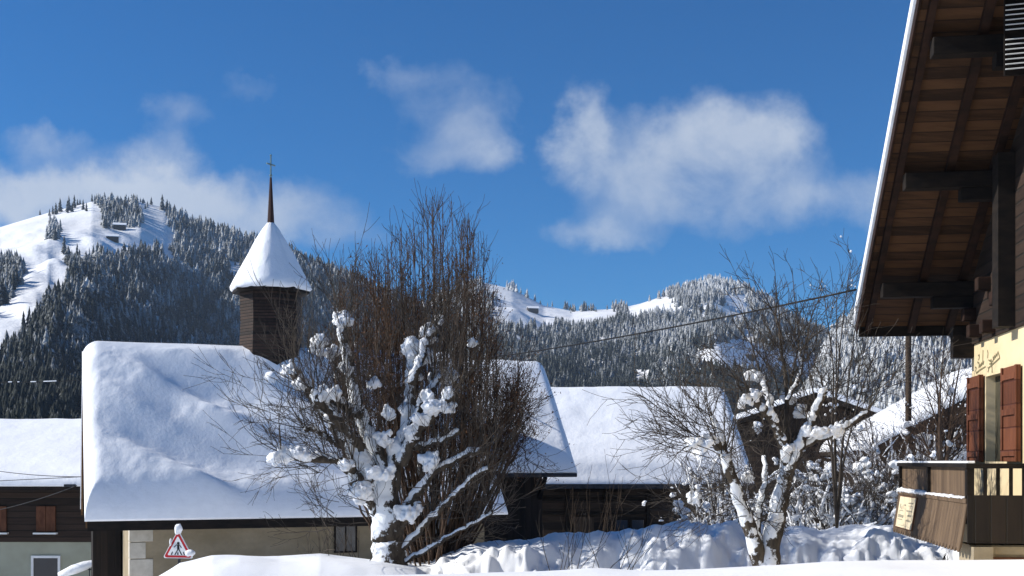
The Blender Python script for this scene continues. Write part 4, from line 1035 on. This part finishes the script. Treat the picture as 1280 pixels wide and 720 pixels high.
for ctrl, dep, r0, r1, sw in LIMBS:
    ctrl = [ctrl[0]] + [(x_ + rs.normal(0, 3.2), y_ + rs.normal(0, 3.2)) for x_, y_ in ctrl[1:-1]] + [ctrl[-1]] if ctrl[0][0] != 487 else ctrl
    p = dense_path(path(ctrl, DT, dep), 22); p[3:-1] += rs.normal(0, .018, p[3:-1].shape)
    rad = np.linspace(r0, r1, 22) * (1 + 0.10 * np.sin(np.arange(22) * 1.1 + r0 * 40)); rad[-3:] *= 1.25
    if ctrl[0][0] == 487: rad = np.linspace(r0, r1, 22) * (1 + 0.04 * np.sin(np.arange(22) * .7))
    wood.tube(p, rad, 12)
    if ctrl[0][0] != 487: limb_snow(sn, p[4:], rad[4:], rs, 0.55, 0.76 * sw, 0.5)
    ends.append((p[-1], p[-1] - p[-4], r1)); 
    for k in range(2): 
        i = rs.integers(8, 20); ends.append((p[i], p[i + 1] - p[i - 1] + rs.normal(0, .05, 3), r1 * .6))
wood.out('trunk', M_BARK, pol, True)
for px, py, r_, dz in ((430, 398, 13, .5), (395, 434, 12, -.4), (419, 442, 11, .2), (363, 460, 10, -.5), (372, 475, 11, -.5), (405, 492, 13, -.8), (352, 565, 11, -.9), (378, 566, 10, -.9), (513, 440, 17, .6), (530, 446, 12, .5),
                       (540, 412, 13, .8), (549, 400, 7, .8), (548, 469, 12, .7), (562, 472, 10, .6), (535, 496, 11, -.3), (550, 503, 15, -.6), (565, 508, 9, -.6), (527, 525, 11, -.4), (540, 577, 12, -.4), (485, 588, 14, -.8), (455, 615, 13, -.9),
                       (432, 582, 9, -.9), (450, 520, 9, .2), (488, 520, 8, .1), (480, 545, 11, -.3), (510, 640, 12, -.4), (592, 430, 6, .9), (435, 460, 8, .4), (520, 470, 8, .5), (468, 480, 8, .2)):
    knob(pol, px, py, DT + dz, r_, int(px + py))
fuse(sn.out('clinging_snow', M_SNOWLUMP, pol, True), 0.024, 0.11, 1)['kind'] = 'stuff'
for p, d, r_ in ends:
    d = d / np.linalg.norm(d)
    for k in range(6):
        dd = d * .55 + np.array((0, 0, .55)) + rs.normal(0, .42, 3)
        grow(tw, p, dd, rs.uniform(.6, 1.7), rs.uniform(.008, .015), 2, rs, .28, .55, 3, .12)
# long sweeping twigs to the left and hanging ones low down
for k in range(20):
    px = rs.uniform(375, 450); py = rs.uniform(470, 600); p = P(px, py, DT + rs.uniform(-1.2, .4))
    grow(tw, p, np.array((-1.0, rs.normal(0, .3), rs.uniform(-.25, .7))), rs.uniform(.7, 1.6), rs.uniform(.006, .010), 2, rs, .02, .5, 3, .10)
for k in range(42):
    px = rs.uniform(395, 600); py = rs.uniform(560, 690); p = P(px, py, DT + rs.uniform(-1.2, .6)); sd = np.sign(px - 485)
    grow(tw, p, np.array((sd * .8, rs.normal(0, .4), rs.uniform(-.2, .7))), rs.uniform(.5, 1.4), rs.uniform(.008, .014), 2, rs, .08, .6, 3, .16)
tw.out('twigs', M_TWIG, pol)

# --- brown bushy tree with upright shoots just behind it
DB = 28.6
bush = thing('bushy_tree', P(525, 715, DB), 'tall brown fan of dense upright twigs behind the snow-plastered pollard', 'tree')
rs = np.random.default_rng(5)
tw = Tubes(); lv = []; snb = MB(); wood = MB()
def topy(px):   # height of the crown outline
    return np.interp(px, [370, 395, 420, 445, 470, 500, 520, 545, 570, 590, 605, 625, 645, 660, 680], [480, 405, 350, 318, 300, 272, 245, 236, 250, 270, 310, 420, 455, 480, 520])
for k in range(190):
    a = rs.uniform(-1, 1); tx_ = 530 + a * (112 if a < 0 else 132) + rs.normal(0, 5); ty_ = topy(tx_) + abs(rs.normal(0, 1)) * 32 + (0 if rs.random() < .35 else rs.uniform(0, 120))
    bx = 538 + a * 30 + rs.normal(0, 8); dy = rs.normal(0, 1.0) * (1 - .35 * abs(a))
    d0 = DB + dy * .25; d1 = DB + dy * 1.2
    mid = (532 + a * (rs.uniform(70, 112) if a < 0 else rs.uniform(95, 135)), 560 + rs.normal(0, 28) - 10 * abs(a))
    c = [(bx, 712), ((bx + mid[0]) / 2 + rs.normal(0, 6), 640), mid, ((mid[0] * .45 + tx_ * .55), (mid[1] + ty_) / 2), (tx_, ty_)]
    p = path(c, d0, d1 - d0, 4); r0 = rs.uniform(.014, .034)
    rad = np.interp(np.linspace(0, 1, len(p)), [0, .5, 1], [r0, r0 * .6, .006]); p[1:-1] += rs.normal(0, .02, p[1:-1].shape)
    tw.add(p, rad, 4)
    for j in range(14):
        i = rs.integers(int(len(p) * .38), len(p) - 1); tang = p[i + 1] - p[i - 1]; tang /= np.linalg.norm(tang)
        grow(tw, p[i], tang + rs.normal(0, .38, 3) + np.array((0, 0, .12)), rs.uniform(.35, .95), max(rad[i] * .42, .0055), 1, rs, .26, .5, 3, .13, lv)
    if rs.random() < .30:
        i = rs.integers(int(len(p) * .45), len(p) - 3); r_ = rs.uniform(.025, .06)
        if (HY - p[i][2] / p[i][1] * F) > 300: snb.blob(p[i], (r_, r_, r_ * 1.15), k, .25, 7, 6)
for j in range(7):
    a = (j - 3) / 3.0
    wood.tube(path([(520 + a * 12, 730), (522 + a * 20, 690), (525 + a * 50, 630), (525 + a * 88, 570)], DB, rs.normal(0, .5)), np.linspace(.15, .06, 16), 8)
wood.out('trunk', M_BARK, bush, True)
tw.out('twigs', M_TWIGBROWN, bush)
snb.out('clinging_snow', M_SNOWLUMP, bush, True)['kind'] = 'stuff'
# withered leaves still hanging in the lower half
lv = np.array(lv); pyl = HY - lv[:, 2] / lv[:, 1] * F
lv = lv[(pyl > 330 + rs.normal(0, 25, len(pyl)))]
lv = lv[rs.random(len(lv)) < .75]
L_ = np.repeat(lv, 2, 0) + rs.normal(0, .07, (len(lv) * 2, 3)); n = len(L_)
e1 = rs.normal(0, 1, (n, 3)); e1 /= np.linalg.norm(e1, axis=1)[:, None]; e2 = np.cross(e1, rs.normal(0, 1, (n, 3))); e2 /= np.linalg.norm(e2, axis=1)[:, None]
sz = rs.uniform(.012, .028, (n, 1))
Vl = np.stack([L_ - e1 * sz * 1.5, L_ + e2 * sz * .6, L_ + e1 * sz * 1.5, L_ - e2 * sz * .6], 1).reshape(-1, 3)
meshobj('withered_leaves', Vl, np.arange(n * 4).reshape(-1, 4), M_LEAF, bush)

# --- pollard on the right
DR = 23.8
tr = thing('pollarded_tree', P(960, 712, DR), 'forked bare pollard with snow-covered stems standing in front of the road bank', 'tree')
rs = np.random.default_rng(33)
LIMBS = [
 ([(957, 724), (956, 705), (956, 688), (957, 670)], 0.1, .31, .06, .3),
 ([(953, 718), (940, 670), (926, 632), (914, 595), (906, 568)], -0.3, .17, .10, 1),
 ([(907, 572), (897, 555), (882, 548), (864, 556)], -0.5, .10, .07, 1),
 ([(905, 575), (903, 552), (898, 535), (890, 520)], 0.1, .09, .05, .6),
 ([(959, 718), (966, 670), (976, 622), (984, 585), (986, 560)], 0.2, .22, .13, 1),
 ([(985, 580), (978, 550), (966, 525), (950, 505), (936, 500)], -0.4, .11, .08, 1),
 ([(985, 590), (998, 560), (1010, 535), (1022, 508), (1030, 488)], -0.4, .11, .08, 1.2),
 ([(1004, 556), (1022, 548), (1040, 545), (1060, 530), (1085, 515)], -0.2, .09, .04, .8),
 ([(985, 570), (982, 530), (985, 490), (981, 460), (975, 430), (970, 395)], 0.6, .060, .014, 0),
 ([(966, 525), (962, 500), (955, 480), (950, 468)], 0.3, .08, .06, 1),
 ([(984, 500), (995, 480), (1003, 460), (1000, 440)], 0.4, .05, .03, .5),
 ([(955, 690), (945, 660), (950, 630), (958, 600), (955, 570)], .6, .09, .05, .8)]
wood = MB(); tw = Tubes(); sn = MB(); ends = []; lead = MB()
for li, (ctrl, dep, r0, r1, sw) in enumerate(LIMBS):
    p = dense_path(path(ctrl, DR, dep), 22)
    if li: p[4:-1] += rs.normal(0, .014, p[4:-1].shape)
    rad = np.linspace(r0, r1, 22) * (1 + 0.09 * np.sin(np.arange(22) * 1.3 + r0 * 50))
    if li == 0: rad = np.linspace(r0, r1, 22)
    (wood if sw else lead).tube(p, rad, 11)
    if li and sw: limb_snow(sn, p[4:], rad[4:], rs, 0.6, 0.66 * sw, .55)
    if li: ends.append((p[-1], p[-1] - p[-4], r1, 6))
    if li:
        for k in range(3): i = rs.integers(7, 20); ends.append((p[i], p[i + 1] - p[i - 1], r1 * .6, 2))
wood.out('trunk', M_BARK, tr, True); lead.out('leader', M_TWIG, tr, True)
for px, py, r_, dz in ((930, 500, 11, -.4), (944, 492, 8, -.3), (948, 470, 8, .3), (865, 555, 9, -.5), (880, 553, 8, -.5), (1010, 540, 8, -.5), (1025, 541, 12, -.5), (1000, 510, 8, .2), (1001, 518, 7, .2), (988, 497, 8, .4), (1045, 538, 8, -.4), (985, 560, 7, -.2), (870, 622, 8, .3), (935, 595, 7, .3)):
    knob(tr, px, py, DR + dz, r_, int(px * 3 + py))
fuse(sn.out('clinging_snow', M_SNOWLUMP, tr, True), 0.024, 0.11, 1)['kind'] = 'stuff'
for p, d, r_, n in ends:
    d = d / np.linalg.norm(d)
    for k in range(n):
        dd = d * .6 + np.array((0, 0, .35)) + rs.normal(0, .55, 3)
        grow(tw, p, dd, rs.uniform(.5, 1.4), rs.uniform(.008, .014), 2, rs, .12, .6, 3, .17)
for k in range(18):     # sweeping left, over the long roof
    p = P(rs.uniform(860, 905), rs.uniform(525, 575), DR + rs.uniform(-.8, .3))
    grow(tw, p, np.array((-1, rs.normal(0, .3), rs.uniform(.0, .75))), rs.uniform(.8, 1.6), rs.uniform(.008, .014), 2, rs, .06, .55, 3, .15)
for k in range(22):     # wide, airy upper crown
    p = P(rs.uniform(930, 1060), rs.uniform(455, 530), DR + rs.uniform(-.5, .6))
    grow(tw, p, np.array((rs.normal(.25, .7), rs.normal(0, .4), rs.uniform(.5, 1.2))), rs.uniform(.8, 1.9), rs.uniform(.007, .012), 2, rs, .10, .55, 3, .14)
for k in range(20):     # low drooping ones
    p = P(rs.uniform(890, 990), rs.uniform(580, 650), DR + rs.uniform(-.5, .5))
    grow(tw, p, np.array((rs.choice((-1, 1)), rs.normal(0, .4), rs.uniform(-.5, .1))), rs.uniform(.5, 1.3), rs.uniform(.008, .014), 2, rs, -.02, .5, 3, .14)
for (bx, by), (tx_, ty_) in (((985, 480), (968, 345)), ((990, 470), (990, 335)), ((980, 430), (940, 345)), ((975, 500), (915, 400)), ((955, 480), (905, 360)), ((1000, 470), (1030, 360)), ((960, 500), (880, 430)), ((985, 500), (1020, 400))):
    c = [(bx, by), ((bx * 2 + tx_) / 3 + rs.normal(0, 5), (by * 2 + ty_) / 3), ((bx + tx_ * 2) / 3 + rs.normal(0, 5), (by + 2 * ty_) / 3), (tx_, ty_)]
    p = path(c, DR + .5, rs.normal(0, .6)); tw.add(p, np.linspace(.020, .006, len(p)), 5)
    for j in range(7):
        i = rs.integers(3, len(p) - 1); t_ = p[i] - p[i - 1]; grow(tw, p[i], t_ / np.linalg.norm(t_) + rs.normal(0, .5, 3), rs.uniform(.25, .65), .008, 1, rs, .2, .5, 3, .14)
tw.out('twigs', M_TWIG, tr)

# --- slender bare trees
def slender(px, pyb, D, tops, label, name='bare_tree', r0=.09, nb=9, seed=1, mt=None, L=(.5, 1.3), lev=2):
    rs = np.random.default_rng(seed); t_ = thing(name, P(px, pyb, D), label, 'tree'); wood = MB(); tw = Tubes(); sn_ = []
    for (tx_, ty_) in tops:
        c = [(px, pyb), (px + (tx_ - px) * .15 + rs.normal(0, 3), pyb + (ty_ - pyb) * .35), (px + (tx_ - px) * .5 + rs.normal(0, 4), pyb + (ty_ - pyb) * .68), (tx_, ty_)]
        p = path(c, D, rs.normal(0, .7), 7); rad = np.linspace(r0, .007, len(p)); wood.tube(p, rad, 7)
        for j in range(nb):
            i = rs.integers(int(len(p) * .35), len(p) - 1); tg = p[i] - p[i - 1]; tg /= np.linalg.norm(tg)
            s = rs.normal(0, 1, 3); s -= tg * s.dot(tg); s /= np.linalg.norm(s)
            grow(tw, p[i], tg * .7 + s * .8, rs.uniform(*L), max(rad[i] * .5, .008), lev, rs, .18, .55, 3, .13, sn_)
    wood.out('trunk', mt or M_TWIG, t_, True); tw.out('twigs', mt or M_TWIG, t_)
    sm = MB()
    for q in sn_[::14]: sm.blob(q, rs.uniform(.015, .03), int(rs.integers(1e6)), .2, 6, 5)
    if sm.V: sm.out('clinging_snow', M_SNOWLUMP, t_, True)['kind'] = 'stuff'
    return t_
slender(1046, 660, 27.5, [(1046, 360), (1062, 335), (1030, 370), (1075, 362), (1100, 420), (1005, 405)], 'tall slender bare tree between the forked pollard and the utility pole', r0=.034, nb=11, seed=4, L=(.4, 1.0))
slender(1180, 640, 44, [(1180, 425), (1165, 440), (1205, 430), (1150, 470), (1195, 455), (1215, 470), (1140, 520)], 'bushy grey-brown bare tree between the utility pole and the cream wall', r0=.09, nb=16, seed=8, mt=M_TWIGBROWN, L=(.7, 1.8))
slender(905, 650, 40, [(900, 420), (925, 440), (880, 460), (950, 445)], 'thin grey bare tree rising behind the thinner stem of the forked pollard', r0=.04, nb=9, seed=12, L=(.6, 1.5))

# --- snowy shrubs behind the bank
def shrub(px, py, D, w, h, seed, label, n=60, snow_n=120, mt=None):
    rs = np.random.default_rng(seed); t_ = thing('snowy_shrub', P(px, py, D), label, 'shrub', 'snowy shrubs behind the road bank'); tw = Tubes(); ends_ = []; sl = []
    for k in range(n):
        a = rs.uniform(-1, 1); p = P(px + a * w * .5, py, D + rs.normal(0, .7))
        grow(tw, p, np.array((a * .8 + rs.normal(0, .3), rs.normal(0, .4), 1.0)), h / F * D * rs.uniform(.35, .75), rs.uniform(.012, .022), 2, rs, .08, .6, 3, .2, ends_, sl)
    tw.out('twigs', mt or M_TWIG, t_)
    sm = MB(); ends_ = np.array(ends_)
    for i in rs.permutation(len(sl))[:snow_n]:
        p, rad = sl[i]; q = dense_path(p, 9); a0 = rs.integers(0, 4); b0 = rs.integers(a0 + 3, 10); q = q[a0:b0]
        w_ = np.sin(np.linspace(.35, math.pi - .35, len(q))) * rs.uniform(.018, .052) * rs.uniform(.6, 1.3, len(q)) + .006
        V_, F_ = tube_geo(q + np.array((0, -.008, 1.0)) * w_[:, None] * np.array((1, 1, .6)) + rs.normal(0, .012, q.shape), w_, 6, True); sm.add(V_, F_)
    for q in ends_[rs.permutation(len(ends_))[:snow_n // 9]]:
        r_ = abs(rs.normal(0, .05)) + .03
        for _ in range(3): sm.blob(q + rs.normal(0, .6, 3) * r_, (r_ * rs.uniform(.7, 1.4), r_ * 1.1, r_ * rs.uniform(.5, .9)), int(rs.integers(1e6)), .30, 10, 7)
    fuse(sm.out('clinging_snow', M_SNOWLUMP, t_, True), 0.022, 0.035, 1)['kind'] = 'stuff'
shrub(1030, 668, 31, 80, 110, 1, 'tangled snow-dotted shrub beside the forked pollard trunk', 80, 420)
shrub(1098, 668, 31.5, 70, 105, 2, 'tangled snow-dotted shrub between the forked pollard and the balcony', 80, 420)
shrub(1075, 640, 38, 110, 110, 3, 'taller brown snow-dotted shrub below the utility pole', 90, 320, M_TWIGBROWN)
shrub(1140, 600, 46, 150, 115, 14, 'wide frosted thicket below the snow slope beside the utility pole', 110, 420, M_TWIGBROWN)
shrub(1150, 640, 36, 90, 90, 9, 'dark snow-dotted shrub directly behind the balcony', 70, 60)
shrub(930, 668, 36, 90, 150, 17, 'tall snow-dotted thicket between the long barn end and the dark gabled chalet', 90, 300)
shrub(895, 672, 30.5, 70, 70, 5, 'low snow-dotted shrub behind the thinner stem of the forked pollard', 50, 200)

# --- thin stalks on the bank before the barns
def stalks(px0, px1, pyb, pyt, D, n, seed, label, r_=.010, lean=.1):
    rs = np.random.default_rng(seed); t_ = thing('bare_shrub', P((px0 + px1) / 2, pyb, D), label, 'shrub'); tw = Tubes()
    for k in range(n):
        px = rs.uniform(px0, px1); p = P(px, pyb + 4, D + rs.normal(0, .4))
        grow(tw, p, np.array((rs.normal(0, lean) + .08, rs.normal(0, .1), 1)), (pyb - pyt) / F * D * rs.uniform(.55, 1.0), r_ * rs.uniform(.7, 1.3), 1, rs, .12, .35, 2, .06)
    tw.out('twigs', M_POLE if r_ > .011 else M_TWIG, t_)
stalks(695, 775, 678, 595, 31, 16, 3, 'tall thin pale stalks standing before the long barn', .0125, .08)
stalks(685, 790, 712, 640, 26.5, 16, 4, 'sprawling leafless shrub on the face of the road bank', .009, .5)
stalks(1174, 1186, 702, 688, 25.6, 7, 6, 'tiny dark twig clump in the snow beneath the balcony', .012, .6)
stalks(380, 460, 702, 655, 26, 18, 9, 'short leafless shrub on the snow drift beside the pollard', .009, .4)
